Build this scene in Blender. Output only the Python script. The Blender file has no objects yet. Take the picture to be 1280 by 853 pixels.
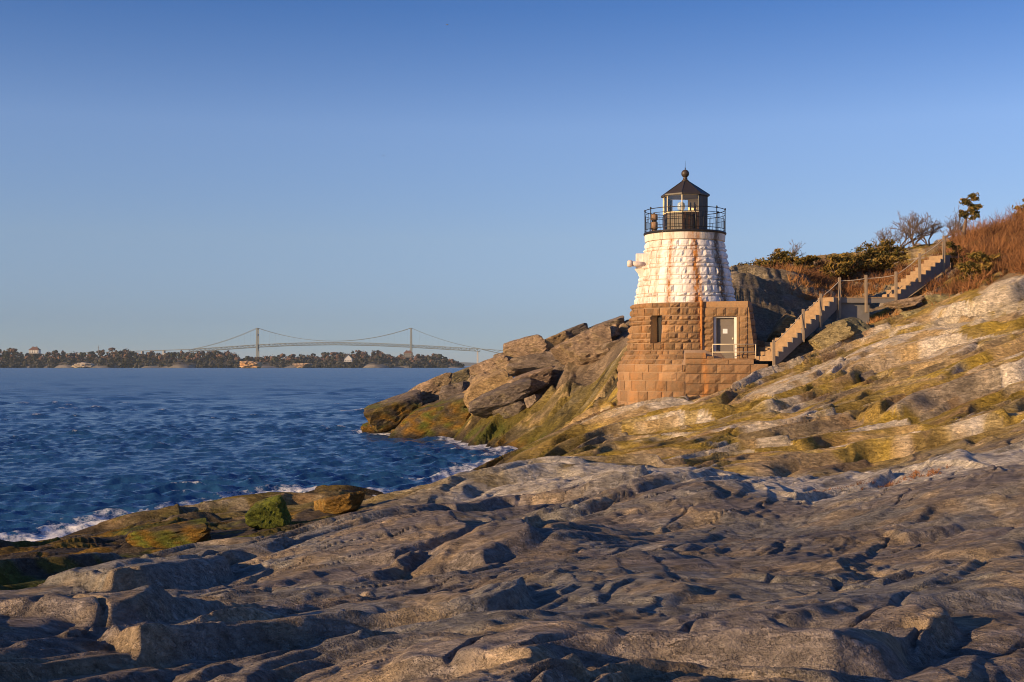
import bpy, bmesh, math, random
import numpy as np
from mathutils import Vector, Matrix, Quaternion
from mathutils.bvhtree import BVHTree

random.seed(7)
rng = np.random.default_rng(11)
scene = bpy.context.scene
COL = scene.collection

# ------------------------------------------------------------------ camera, sky, sun, exposure
F, HY, EYE = 1600.0, 457.0, 5.0          # focal length (px of a 1280 wide frame), horizon row, eye height above the sea
cam_d = bpy.data.cameras.new('camera')
cam = bpy.data.objects.new('camera', cam_d)
COL.objects.link(cam)
cam_d.sensor_width = 36.0
cam_d.lens = F / 1280.0 * 36.0
cam_d.shift_y = (HY - 426.5) / 1280.0
cam_d.clip_start = 0.2
cam_d.clip_end = 60000.0
cam.location = (0, 0, EYE)
cam.rotation_euler = (math.radians(90), 0, 0)
scene.camera = cam

SUN_EL, SUN_AZ = math.radians(13.5), math.radians(240.0)   # azimuth clockwise from +Y
SUN = Vector((math.sin(SUN_AZ) * math.cos(SUN_EL), math.cos(SUN_AZ) * math.cos(SUN_EL), math.sin(SUN_EL)))
world = bpy.data.worlds.new('World')
scene.world = world
world.use_nodes = True
wn, wl = world.node_tree.nodes, world.node_tree.links
wn.clear()
sky = wn.new('ShaderNodeTexSky')
sky.sky_type = 'NISHITA'
sky.sun_disc = False
sky.sun_elevation = SUN_EL
sky.sun_rotation = SUN_AZ
sky.altitude = 0.0
sky.air_density = 1.0
sky.dust_density = 0.0
sky.ozone_density = 6.0
bg = wn.new('ShaderNodeBackground')
bg.inputs['Strength'].default_value = 0.072
wo = wn.new('ShaderNodeOutputWorld')
wtc = wn.new('ShaderNodeTexCoord')
wsx = wn.new('ShaderNodeSeparateXYZ')
wr_ = wn.new('ShaderNodeValToRGB')          # clear winter air: a touch bluer than the model's, evenly all round
wmx = wn.new('ShaderNodeMix'); wmx.data_type = 'RGBA'; wmx.blend_type = 'MULTIPLY'
wmx.inputs['Factor'].default_value = 1.0
_lin = lambda c: [(v / 255 / 12.92) if v < 10 else ((v / 255 + 0.055) / 1.055) ** 2.4 for v in c]
_tgt = [(148, 172, 186), (147, 175, 197), (144, 180, 215), (122, 165, 221), (74, 124, 194)]
_cur = [(155, 170, 159), (139, 173, 176), (106, 158, 192), (83, 136, 186), (70, 119, 172)]
_el = wr_.color_ramp.elements
while len(_el) < 5: _el.new(0.5)
for _e, _z, _t, _c in zip(_el, (0.0106, 0.0356, 0.098, 0.182, 0.27), _tgt, _cur):
    _e.position = _z
    _e.color = [0.4 * a / b for a, b in zip(_lin(_t), _lin(_c))] + [1]
wl.new(wtc.outputs['Generated'], wsx.inputs[0])
wl.new(wsx.outputs['Z'], wr_.inputs[0])
wl.new(sky.outputs[0], wmx.inputs[6])
wl.new(wr_.outputs[0], wmx.inputs[7])
wsc = wn.new('ShaderNodeVectorMath'); wsc.operation = 'SCALE'; wsc.inputs['Scale'].default_value = 1 / 0.4
wl.new(wmx.outputs[2], wsc.inputs[0])
wl.new(wsc.outputs[0], bg.inputs['Color'])
wl.new(bg.outputs[0], wo.inputs['Surface'])

sun_d = bpy.data.lights.new('sun', 'SUN')
sun_d.energy = 5.0
sun_d.angle = math.radians(0.5)
sun_d.color = (1.0, 0.66, 0.33)
sun = bpy.data.objects.new('sun', sun_d)
COL.objects.link(sun)
sun.location = (-60, -40, 60)
sun.rotation_euler = (-SUN).to_track_quat('-Z', 'Y').to_euler()

vs = scene.view_settings
vs.view_transform = 'Standard'
vs.look = 'None'
vs.gamma = 1.0
vs.use_curve_mapping = False
vs.exposure = 0.5
scene.cycles.use_denoising = True
HAZE = 0.000042
scene.cycles.filter_width = 1.0
scene.cycles.max_bounces = 6
scene.cycles.transparent_max_bounces = 12


def P(px, py, d):
    """the point of the place seen at pixel (px, py) of the photograph when it is d metres away"""
    return Vector(((px - 640.0) / F * d, d, EYE - (py - HY) / F * d))


# ------------------------------------------------------------------ numpy noise
_perm = rng.permutation(256).astype(np.int32)
_perm = np.concatenate([_perm, _perm, _perm])
_ga = rng.uniform(0, 2 * np.pi, 256)
_gx, _gy = np.cos(_ga).astype(np.float32), np.sin(_ga).astype(np.float32)
_r1, _r2, _r3, _r4 = [rng.uniform(0, 1, 256).astype(np.float32) for _ in range(4)]


def perlin(x, y, seed=0):
    x = np.asarray(x, np.float32) + seed * 17.31
    y = np.asarray(y, np.float32) - seed * 9.77
    xf, yf = np.floor(x), np.floor(y)
    xi, yi = xf.astype(np.int32) & 255, yf.astype(np.int32) & 255
    fx, fy = x - xf, y - yf
    u = fx * fx * fx * (fx * (fx * 6 - 15) + 10)
    v = fy * fy * fy * (fy * (fy * 6 - 15) + 10)

    def g(ix, iy, dx, dy):
        h = _perm[_perm[ix] + iy]
        return _gx[h] * dx + _gy[h] * dy
    a = g(xi, yi, fx, fy)
    b = g((xi + 1) & 255, yi, fx - 1, fy)
    c = g(xi, (yi + 1) & 255, fx, fy - 1)
    d = g((xi + 1) & 255, (yi + 1) & 255, fx - 1, fy - 1)
    return (a + u * (b - a) + v * (c - a + u * (a - b - c + d))) * 1.5


def fbm(x, y, o=4, seed=0, gain=0.5):
    s, a = 0, 1.0
    for i in range(o):
        s = s + a * perlin(x * 2.03 ** i, y * 2.03 ** i, seed + i * 3)
        a *= gain
    return s


def ridged(x, y, o=3, seed=0, gain=0.5):
    s, a = 0, 1.0
    for i in range(o):
        s = s + a * (1 - np.abs(perlin(x * 2.1 ** i, y * 2.1 ** i, seed + i * 5)) * 2)
        a *= gain
    return s


def voronoi(x, y, seed=0):
    """F1, F2 and four random numbers plus offset of the nearest cell"""
    x = np.asarray(x, np.float32) + seed * 31.7
    y = np.asarray(y, np.float32) + seed * 11.3
    xf, yf = np.floor(x), np.floor(y)
    xi, yi = xf.astype(np.int32), yf.astype(np.int32)
    f1 = np.full(x.shape, 9.0, np.float32)
    f2 = np.full(x.shape, 9.0, np.float32)
    hid = np.zeros(x.shape, np.int32)
    ox = np.zeros(x.shape, np.float32)
    oy = np.zeros(x.shape, np.float32)
    for j in (-1, 0, 1):
        for i in (-1, 0, 1):
            h = _perm[_perm[(xi + i) & 255] + ((yi + j) & 255)]
            dx = xf + i + 0.1 + 0.8 * _r1[h] - x
            dy = yf + j + 0.1 + 0.8 * _r2[h] - y
            dd = np.sqrt(dx * dx + dy * dy)
            near = dd < f1
            f2 = np.where(near, f1, np.minimum(f2, dd))
            hid = np.where(near, h, hid)
            ox = np.where(near, -dx, ox)
            oy = np.where(near, -dy, oy)
            f1 = np.where(near, dd, f1)
    return f1, f2, hid, ox, oy


def facets(x, y, seed=0, tilt=0.35, off=0.35, k=0.8, bias=(0.0, 0.0), reach=1):
    """broken slabs: the highest of many tilted plates. height, gap to the next plate, plate id"""
    x = np.asarray(x, np.float32) + seed * 31.7
    y = np.asarray(y, np.float32) + seed * 11.3
    xf, yf = np.floor(x), np.floor(y)
    xi, yi = xf.astype(np.int32), yf.astype(np.int32)
    h1 = np.full(x.shape, -9.0, np.float32)
    h2 = np.full(x.shape, -9.0, np.float32)
    hid = np.zeros(x.shape, np.int32)
    for j in range(-reach, reach + 1):
        for i in range(-reach, reach + 1):
            h = _perm[_perm[(xi + i) & 255] + ((yi + j) & 255)]
            dx = x - (xf + i + 0.1 + 0.8 * _r1[h])
            dy = y - (yf + j + 0.1 + 0.8 * _r2[h])
            v = off * _r3[h] + tilt * ((2 * _r4[h] - 1 + bias[0]) * dx + (2 * _r1[(h + 77) & 255] - 1 + bias[1]) * dy) - k * (dx * dx + dy * dy)
            up = v > h1
            h2 = np.where(up, h1, np.maximum(h2, v))
            hid = np.where(up, h, hid)
            h1 = np.maximum(h1, v)
    return h1, h1 - h2, hid


def sstep(a, b, x):
    t = np.clip((x - a) / (b - a), 0, 1)
    return t * t * (3 - 2 * t)


# ------------------------------------------------------------------ object helpers
def link(name, me, parent=None):
    o = bpy.data.objects.new(name, me)
    COL.objects.link(o)
    if parent is not None:
        o.parent = parent
    return o


def tag(o, label=None, cat=None, group=None, kind=None):
    if label: o['label'] = label
    if cat: o['category'] = cat
    if group: o['group'] = group
    if kind: o['kind'] = kind
    return o


def empty(name, loc, rz=0.0, parent=None):
    o = bpy.data.objects.new(name, None)
    COL.objects.link(o)
    o.location = loc
    o.rotation_euler = (0, 0, rz)
    o.empty_display_size = 0.3
    if parent is not None:
        o.parent = parent
    return o


def np_mesh(name, verts, faces, mat, smooth=True, cols=None, parent=None):
    """verts (n,3), faces (m,3|4) arrays -> linked object"""
    verts = np.asarray(verts, np.float32)
    faces = np.asarray(faces, np.int32)
    me = bpy.data.meshes.new(name)
    me.vertices.add(len(verts))
    me.vertices.foreach_set('co', verts.ravel())
    k = faces.shape[1]
    me.loops.add(faces.size)
    me.loops.foreach_set('vertex_index', faces.ravel())
    me.polygons.add(len(faces))
    me.polygons.foreach_set('loop_start', np.arange(len(faces), dtype=np.int32) * k)
    me.polygons.foreach_set('loop_total', np.full(len(faces), k, np.int32))
    me.polygons.foreach_set('use_smooth', np.full(len(faces), smooth, bool))
    me.update()
    me.validate()
    if cols is not None:
        c = np.ones((len(verts), 4), np.float32)
        c[:, :cols.shape[1]] = cols
        at = me.color_attributes.new('col', 'FLOAT_COLOR', 'POINT')
        at.data.foreach_set('color', c.ravel())
    if mat is not None:
        me.materials.append(mat)
    return link(name, me, parent)


class MB:
    """collects simple solids, then becomes one mesh object"""
    def __init__(self):
        self.v, self.f = [], []

    def add(self, vs, fs):
        n = len(self.v)
        self.v += [tuple(p) for p in vs]
        self.f += [tuple(i + n for i in f) for f in fs]

    def hexa(self, p):
        """eight corners: bottom ring 0-3 counter-clockwise, top ring 4-7"""
        self.add(p, [(3, 2, 1, 0), (4, 5, 6, 7), (0, 1, 5, 4), (1, 2, 6, 5), (2, 3, 7, 6), (3, 0, 4, 7)])

    def box(self, x0, x1, y0, y1, z0, z1):
        self.hexa([(x0, y0, z0), (x1, y0, z0), (x1, y1, z0), (x0, y1, z0), (x0, y0, z1), (x1, y0, z1), (x1, y1, z1), (x0, y1, z1)])

    def tube(self, pts, radii, n=8, cap=True):
        pts = [Vector(p) for p in pts]
        if not hasattr(radii, '__len__'): radii = [radii] * len(pts)
        b = len(self.v)
        ref = Vector((0, 0, 1))
        for i, p in enumerate(pts):
            t = (pts[min(i + 1, len(pts) - 1)] - pts[max(i - 1, 0)])
            t = t.normalized() if t.length > 1e-9 else Vector((0, 0, 1))
            r = ref if abs(t.dot(ref)) < 0.95 else Vector((1, 0, 0))
            u = t.cross(r).normalized(); w = t.cross(u)
            for k in range(n):
                a = 2 * math.pi * k / n
                self.v.append(tuple(p + (u * math.cos(a) + w * math.sin(a)) * radii[i]))
        for i in range(len(pts) - 1):
            for k in range(n):
                a, c = b + i * n + k, b + i * n + (k + 1) % n
                self.f.append((a, a + n, c + n, c))
        if cap:
            self.f.append(tuple(b + k for k in range(n)))
            self.f.append(tuple(b + (len(pts) - 1) * n + k for k in reversed(range(n))))

    def lathe(self, prof, n=32, c=(0, 0), a0=0.0):
        b = len(self.v)
        for (r, z) in prof:
            for k in range(n):
                a = a0 + 2 * math.pi * k / n
                self.v.append((c[0] + r * math.cos(a), c[1] + r * math.sin(a), z))
        for i in range(len(prof) - 1):
            for k in range(n):
                p, q = b + i * n + k, b + i * n + (k + 1) % n
                self.f.append((p, q, q + n, p + n))
        self.f.append(tuple(b + k for k in reversed(range(n))))
        self.f.append(tuple(b + (len(prof) - 1) * n + k for k in range(n)))

    def build(self, name, mat, parent=None, smooth=False, bevel=0.0):
        me = bpy.data.meshes.new(name)
        me.from_pydata(self.v, [], self.f)
        if bevel > 0:
            bm = bmesh.new(); bm.from_mesh(me)
            bmesh.ops.bevel(bm, geom=list(bm.edges), offset=bevel, segments=1, affect='EDGES', profile=0.5)
            bm.to_mesh(me); bm.free()
        if smooth:
            me.polygons.foreach_set('use_smooth', np.ones(len(me.polygons), bool))
        me.update()
        if mat is not None: me.materials.append(mat)
        return link(name, me, parent)


# ------------------------------------------------------------------ materials
class NT:
    def __init__(self, name):
        self.m = bpy.data.materials.new(name)
        self.m.use_nodes = True
        self.n, self.l = self.m.node_tree.nodes, self.m.node_tree.links
        self.b = self.n['Principled BSDF']

    def new(self, t, **kw):
        nd = self.n.new(t)
        for k, v in kw.items():
            if k in nd.inputs.keys():
                nd.inputs[k].default_value = v
            else:
                setattr(nd, k, v)
        return nd

    def math(self, op, a, b=None, c=None):
        nd = self.n.new('ShaderNodeMath'); nd.operation = op
        for i, v in enumerate((a, b, c)):
            if v is None: continue
            if hasattr(v, 'is_linked'): self.l.new(v, nd.inputs[i])
            else: nd.inputs[i].default_value = v
        return nd.outputs[0]

    def mix(self, fac, a, b, mode='MIX'):
        nd = self.n.new('ShaderNodeMix'); nd.data_type = 'RGBA'; nd.blend_type = mode
        for sock, v in ((nd.inputs['Factor'], fac), (nd.inputs['A'], a), (nd.inputs['B'], b)):
            s = sock
            if sock.name == 'A': s = nd.inputs[6]
            if sock.name == 'B': s = nd.inputs[7]
            if hasattr(v, 'is_linked'): self.l.new(v, s)
            elif isinstance(v, tuple): s.default_value = v if len(v) == 4 else v + (1,)
            else: s.default_value = v
        return nd.outputs[2]

    def ramp(self, fac, stops):
        nd = self.n.new('ShaderNodeValToRGB')
        e = nd.color_ramp.elements
        while len(e) < len(stops): e.new(0.5)
        for i, (p, c) in enumerate(stops):
            e[i].position = p
            e[i].color = (c, c, c, 1) if not isinstance(c, tuple) else c + (1,)
        self.l.new(fac, nd.inputs[0])
        return nd.outputs[0]

    def noise(self, scale, detail=4, rough=0.55, coord=None, dist=0.0, scl=None):
        nd = self.n.new('ShaderNodeTexNoise')
        nd.inputs['Scale'].default_value = scale
        nd.inputs['Detail'].default_value = detail
        nd.inputs['Roughness'].default_value = rough
        nd.inputs['Distortion'].default_value = dist
        if coord is None: coord = self.pos()
        if scl:
            mp = self.n.new('ShaderNodeMapping'); mp.inputs['Scale'].default_value = scl
            self.l.new(coord, mp.inputs['Vector']); coord = mp.outputs[0]
        self.l.new(coord, nd.inputs['Vector'])
        return nd.outputs['Fac']

    def pos(self):
        if not hasattr(self, '_pos'):
            self._pos = self.n.new('ShaderNodeNewGeometry').outputs['Position']
        return self._pos

    def bump(self, h, strength, dist):
        nd = self.n.new('ShaderNodeBump')
        nd.inputs['Strength'].default_value = strength
        nd.inputs['Distance'].default_value = dist
        self.l.new(h, nd.inputs['Height'])
        if self.b.inputs['Normal'].is_linked:
            self.l.new(self.b.inputs['Normal'].links[0].from_socket, nd.inputs['Normal'])
        self.l.new(nd.outputs[0], self.b.inputs['Normal'])

    def set(self, **kw):
        for k, v in kw.items():
            k = k.replace('_', ' ')
            if hasattr(v, 'is_linked'): self.l.new(v, self.b.inputs[k])
            else: self.b.inputs[k].default_value = v + (1,) if isinstance(v, tuple) and len(v) == 3 else v


def plain(name, col, rough=0.7, var=0.25, scale=6.0, metal=0.0, bump=0.0, obj=False):
    t = NT(name)
    n = t.noise(scale, 5, 0.6)
    f = t.math('MULTIPLY_ADD', n, var * 2, 1 - var)
    c = t.mix(1.0, col, f, 'MULTIPLY')
    t.set(Base_Color=c, Roughness=rough, Metallic=metal)
    if bump: t.bump(n, 0.6, bump)
    return t.m


def rock_material(name, bump=1.0, fine=1.0):
    t = NT(name)
    at = t.new('ShaderNodeAttribute', attribute_name='col')
    n1 = t.noise(1.7 * fine, 8, 0.62, dist=0.6)
    n2 = t.noise(9.0 * fine, 6, 0.65, scl=(0.5, 1.2, 1.6))
    n3 = t.noise(45.0 * fine, 3, 0.6)
    f = t.math('MULTIPLY_ADD', n1, 1.0, 0.5)
    f2 = t.ramp(n2, [(0.30, 0.55), (0.5, 1.0), (0.72, 1.5)])
    c = t.mix(1.0, at.outputs['Color'], f, 'MULTIPLY')
    c = t.mix(1.0, c, f2, 'MULTIPLY')
    sp = t.ramp(t.noise(26.0 * fine, 4, 0.7), [(0.62, 0.0), (0.70, 1.0)])          # pale lichen flecks and quartz
    c = t.mix(t.math('MULTIPLY', sp, 0.45), c, (0.42, 0.40, 0.34))
    pit = t.ramp(t.noise(14.0 * fine, 5, 0.7), [(0.30, 1.0), (0.38, 0.0)])         # dark stains
    c = t.mix(t.math('MULTIPLY', pit, 0.3), c, (0.045, 0.038, 0.033))
    t.set(Base_Color=c, Roughness=0.85)
    t.b.inputs['Specular IOR Level'].default_value = 0.25
    vor = t.new('ShaderNodeTexVoronoi', feature='DISTANCE_TO_EDGE')
    vor.inputs['Scale'].default_value = 2.2 * fine
    mp = t.new('ShaderNodeMapping'); mp.inputs['Scale'].default_value = (0.45, 1.5, 1.5); mp.inputs['Rotation'].default_value = (0, 0, math.radians(-43))
    dn = t.new('ShaderNodeTexNoise'); dn.inputs['Scale'].default_value = 2.0 * fine
    t.l.new(t.pos(), dn.inputs['Vector'])
    add = t.new('ShaderNodeVectorMath', operation='MULTIPLY_ADD')
    t.l.new(dn.outputs['Color'], add.inputs[0]); add.inputs[1].default_value = (0.40, 0.40, 0.40)
    t.l.new(t.pos(), add.inputs[2])
    t.l.new(add.outputs[0], mp.inputs[0]); t.l.new(mp.outputs[0], vor.inputs['Vector'])
    cr = t.ramp(vor.outputs['Distance'], [(0.0, 0.0), (0.05, 1.0)])
    gm = t.new('ShaderNodeMapping'); gm.inputs['Scale'].default_value = (0.42, 1.5, 1.3); gm.inputs['Rotation'].default_value = (0, 0, math.radians(-43))
    t.l.new(t.pos(), gm.inputs[0])
    ga = t.noise(3.6 * fine, 7, 0.62, coord=gm.outputs[0], dist=0.35)
    gb = t.noise(8.5 * fine, 6, 0.62, coord=gm.outputs[0], dist=0.5)
    fa = t.ramp(t.math('ABSOLUTE', t.math('SUBTRACT', ga, 0.5)), [(0.0, 0.0), (0.030, 0.75), (0.09, 1.0)])
    fb = t.ramp(t.math('ABSOLUTE', t.math('SUBTRACT', gb, 0.5)), [(0.0, 0.0), (0.035, 0.75), (0.10, 1.0)])
    t.bump(fa, 0.85 * bump, 0.060 / fine)
    t.bump(fb, 0.75 * bump, 0.028 / fine)
    t.bump(ga, 0.7 * bump, 0.16 / fine)
    t.bump(cr, 0.5 * bump, 0.025 / fine)
    t.bump(n1, 0.7 * bump, 0.10 / fine)
    t.bump(n2, 1.0 * bump, 0.060 / fine)
    t.bump(n3, 0.9 * bump, 0.018 / fine)
    return t.m


M = {}
M['rock'] = rock_material('bedrock', 1.05)
M['boulder'] = rock_material('boulder_rock', 1.0, 0.8)

# ------------------------------------------------------------------ bedrock: control points seen in the photograph, each with its distance
CP = [  # px, py, d
    # near slab
    (-250, 853, 8), (-250, 780, 12.5), (-250, 735, 20), (-250, 712, 28), (-250, 706, 31.5),
    (0, 853, 8), (0, 800, 10.5), (0, 762, 14.5), (0, 722, 22), (0, 700, 28), (0, 690, 33),
    (150, 853, 8), (150, 780, 12), (150, 722, 19.5), (150, 682, 30), (150, 659, 38.5),
    (300, 853, 8), (300, 765, 13), (300, 700, 22), (300, 662, 32), (300, 638, 43),
    (450, 853, 7.7), (450, 770, 12), (450, 700, 19), (450, 660, 27), (450, 632, 38), (450, 622, 47),
    (600, 853, 7.4), (600, 780, 11), (600, 700, 17), (600, 650, 24), (600, 615, 32), (580, 600, 36),
    (700, 770, 11), (700, 700, 16), (700, 650, 22), (700, 610, 30), (640, 583, 36), (750, 579, 34),
    (850, 853, 7.2), (850, 770, 11), (850, 690, 16.5), (850, 640, 22), (850, 610, 27), (850, 583, 32),
    (1000, 853, 7), (1000, 770, 10.2), (1000, 700, 14.3), (1000, 655, 20), (1000, 625, 25), (1000, 598, 29.5),
    (1130, 853, 7), (1130, 760, 10.5), (1130, 690, 15.5), (1130, 645, 20), (1130, 615, 25), (1130, 588, 29),
    (1280, 853, 7), (1280, 740, 11.3), (1280, 680, 15.5), (1280, 640, 19), (1280, 590, 25), (1280, 556, 29.5),
    (1550, 853, 7), (1550, 700, 14), (1550, 600, 21), (1550, 500, 35), (1550, 400, 48), (1550, 330, 57),
    # mid slope
    (640, 572, 56), (700, 550, 58), (700, 576, 47), (765, 517, 60), (800, 572, 42), (820, 500, 59.5),
    (900, 577, 38), (1000, 582, 35.5), (1120, 570, 35.5), (1280, 535, 35),
    (800, 545, 51), (860, 540, 49), (1000, 540, 44), (1150, 530, 42), (1280, 508, 40),
    (890, 492, 57), (960, 470, 57.5), (1000, 484, 53), (1100, 480, 50), (1280, 457, 46),
    (955, 462, 57.5), (1010, 449, 57.8), (1050, 437, 58.3), (1100, 414, 59.0), (1200, 390, 58), (1280, 366, 57),
    # hill behind the stairs: a cliff that faces away from the sun, then the ridge
    (960, 462, 60.0), (1010, 440, 60.5), (1050, 412, 62.0), (1120, 386, 62.8), (1190, 337, 65), (1280, 318, 65), (1280, 288, 72),
    (1000, 420, 66), (1060, 398, 66), (1120, 368, 69),
    (920, 377, 68), (950, 361, 70.6), (1000, 350, 75), (1050, 339, 80), (895, 392, 66.5),
    (932, 428, 66.3), (960, 413, 69.0), (1005, 392, 73.4), (1055, 370, 78.2), (1110, 346, 81),
    (930, 356, 80), (990, 350, 82), (1040, 336, 86), (1120, 328, 86), (1190, 316, 78),
    (930, 350, 92), (1060, 326, 92), (1190, 308, 90), (1280, 285, 90), (1550, 270, 80), (1550, 262, 100),
    (1060, 338, 112), (1280, 310, 112), (900, 370, 110),
    # behind the tower and the point of boulders
    (850, 400, 70), (850, 385, 80), (850, 390, 95), (780, 444, 74), (740, 482, 78), (690, 521, 83), (640, 547, 88),
    (790, 404, 78), (720, 424, 82), (660, 446, 85), (610, 466, 88), (560, 491, 91), (505, 512, 94), (462, 538, 96),
    (600, 512, 88), (560, 530, 91), (660, 490, 83), (700, 460, 80),
    (790, 412, 90), (720, 440, 95), (640, 470, 98), (560, 505, 100),
]
CPZ = [  # px, d, z : ground the photograph hides
    (580, 42, -0.5), (640, 42, 0.6), (700, 39.5, 1.3), (750, 38, 1.7), (850, 35.5, 2.0), (1000, 32.5, 2.1), (1130, 32, 2.4), (1280, 32, 3.1),
    (560, 50, -1.0), (600, 52, -0.7), (590, 64, -0.8), (620, 72, -0.9), (680, 66, 0.4), (660, 74, -0.5), (740, 66, 2.2), (790, 67, 3.2),
    (560, 80, -1.2), (430, 60, -2.0), (300, 52, -1.5), (150, 46, -1.5), (0, 40, -1.5), (-250, 38, -1.5), (450, 54, -1.4), (0, 60, -4), (200, 70, -4),
    (430, 80, -2.5), (440, 97, -1.2), (420, 105, -3), (480, 108, -3), (560, 112, -3), (650, 115, -2), (740, 112, 1.0), (300, 100, -5), (0, 110, -6), (-250, 70, -5),
    (560, 88, -0.3), (500, 91, -0.5), (480, 86, -2),
    (856, 63, 3.2), (900, 63, 4.4), (830, 62, 3.0),
    (640, 3.0, 3.25), (-250, 3.5, 3.0), (1550, 3.5, 3.3), (0, 4, 3.15), (1280, 4, 3.3),
]
UV, ZZ = [], []
for px, py, d in CP:
    UV.append(((px - 640) / F, 0.55 * math.log(d))); ZZ.append(EYE - (py - HY) / F * d)
for px, d, z in CPZ:
    UV.append(((px - 640) / F, 0.55 * math.log(d))); ZZ.append(z)
UV, ZZ = np.array(UV), np.array(ZZ)


def _phi(r2):
    return np.where(r2 > 1e-12, 0.5 * r2 * np.log(np.maximum(r2, 1e-12)), 0.0)


_n = len(UV)
_K = _phi(((UV[:, None, :] - UV[None, :, :]) ** 2).sum(-1)) + np.eye(_n) * 2e-4
_Pm = np.c_[np.ones(_n), UV]
_A = np.block([[_K, _Pm], [_Pm.T, np.zeros((3, 3))]])
_W = np.linalg.solve(_A, np.r_[ZZ, np.zeros(3)])
U0, U1, D0, D1 = -0.72, 0.78, 2.6, 125.0
NU0, NV0 = 300, 320
_cu = np.linspace(U0, U1, NU0)
_cv = np.linspace(0.55 * math.log(D0), 0.55 * math.log(D1), NV0)
_gu, _gv = np.meshgrid(_cu, _cv, indexing='ij')
_zb = _W[-3] + _W[-2] * _gu + _W[-1] * _gv
for i in range(_n):
    _zb = _zb + _W[i] * _phi((_gu - UV[i, 0]) ** 2 + (_gv - UV[i, 1]) ** 2)


def base_z(x, y):
    """smooth ground height at world (x, y)"""
    y = np.maximum(np.asarray(y, np.float64), D0)
    u = np.clip((np.asarray(x) / y - U0) / (U1 - U0) * (NU0 - 1), 0, NU0 - 1.001)
    v = np.clip((0.55 * np.log(y) - _cv[0]) / (_cv[-1] - _cv[0]) * (NV0 - 1), 0, NV0 - 1.001)
    i, j = u.astype(int), v.astype(int)
    fu, fv = u - i, v - j
    return (_zb[i, j] * (1 - fu) * (1 - fv) + _zb[i + 1, j] * fu * (1 - fv) + _zb[i, j + 1] * (1 - fu) * fv + _zb[i + 1, j + 1] * fu * fv)


def saw(s, edge=0.16):
    f = s - np.floor(s)
    return f / (1 - edge) * (f < 1 - edge) + (1 - (f - (1 - edge)) / edge) * (f >= 1 - edge) - 0.5


def terrace(v, step, sharp=0.22):
    t = v / step
    f = t - np.floor(t)
    return step * (np.floor(t) + 0.25 * f + 0.75 * sstep(1 - sharp, 1.0, f))


def shingle(a, t, L, T, seed, edge=0.12, under=0.35, few=False):
    """lapping plates: rise along a, sharp drop; cut across by joints every T with the plates shifted. -0.5..0.5, plate id"""
    tt = t / T + seed * 7.7
    j = np.floor(tt).astype(np.int32)
    f = tt - j

    def lane(jj):
        ph = a / L + 3.1 * _r1[(jj * 7 + seed * 29) & 255]
        k = np.floor(ph).astype(np.int32)
        g = ph - k
        hid = _perm[_perm[(jj + seed * 13) & 255] + (k & 255)]
        amp = 0.08 + 1.3 * _r2[hid] ** 2 if few else 0.35 + 0.85 * _r2[hid]
        up = sstep(0, 1, np.clip(g / (1 - edge), 0, 1)) * 0.35 + np.clip(g / (1 - edge), 0, 1) * 0.65
        v = np.where(g < 1 - edge, up, 1 - sstep(1 - edge, 1.0, g))
        v = v * amp - under * np.exp(-(np.minimum(g, 1 - g) / (0.45 * edge)) ** 2) * 0.4
        return v - 0.4, hid
    v0, h0 = lane(j)
    v1, h1 = lane(j + 1)
    b = sstep(0.95 if T > 3 else (0.90 if T > 1 else 0.8), 1.0, f)
    return v0 * (1 - b) + v1 * b, np.where(b > 0.5, h1, h0)


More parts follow.
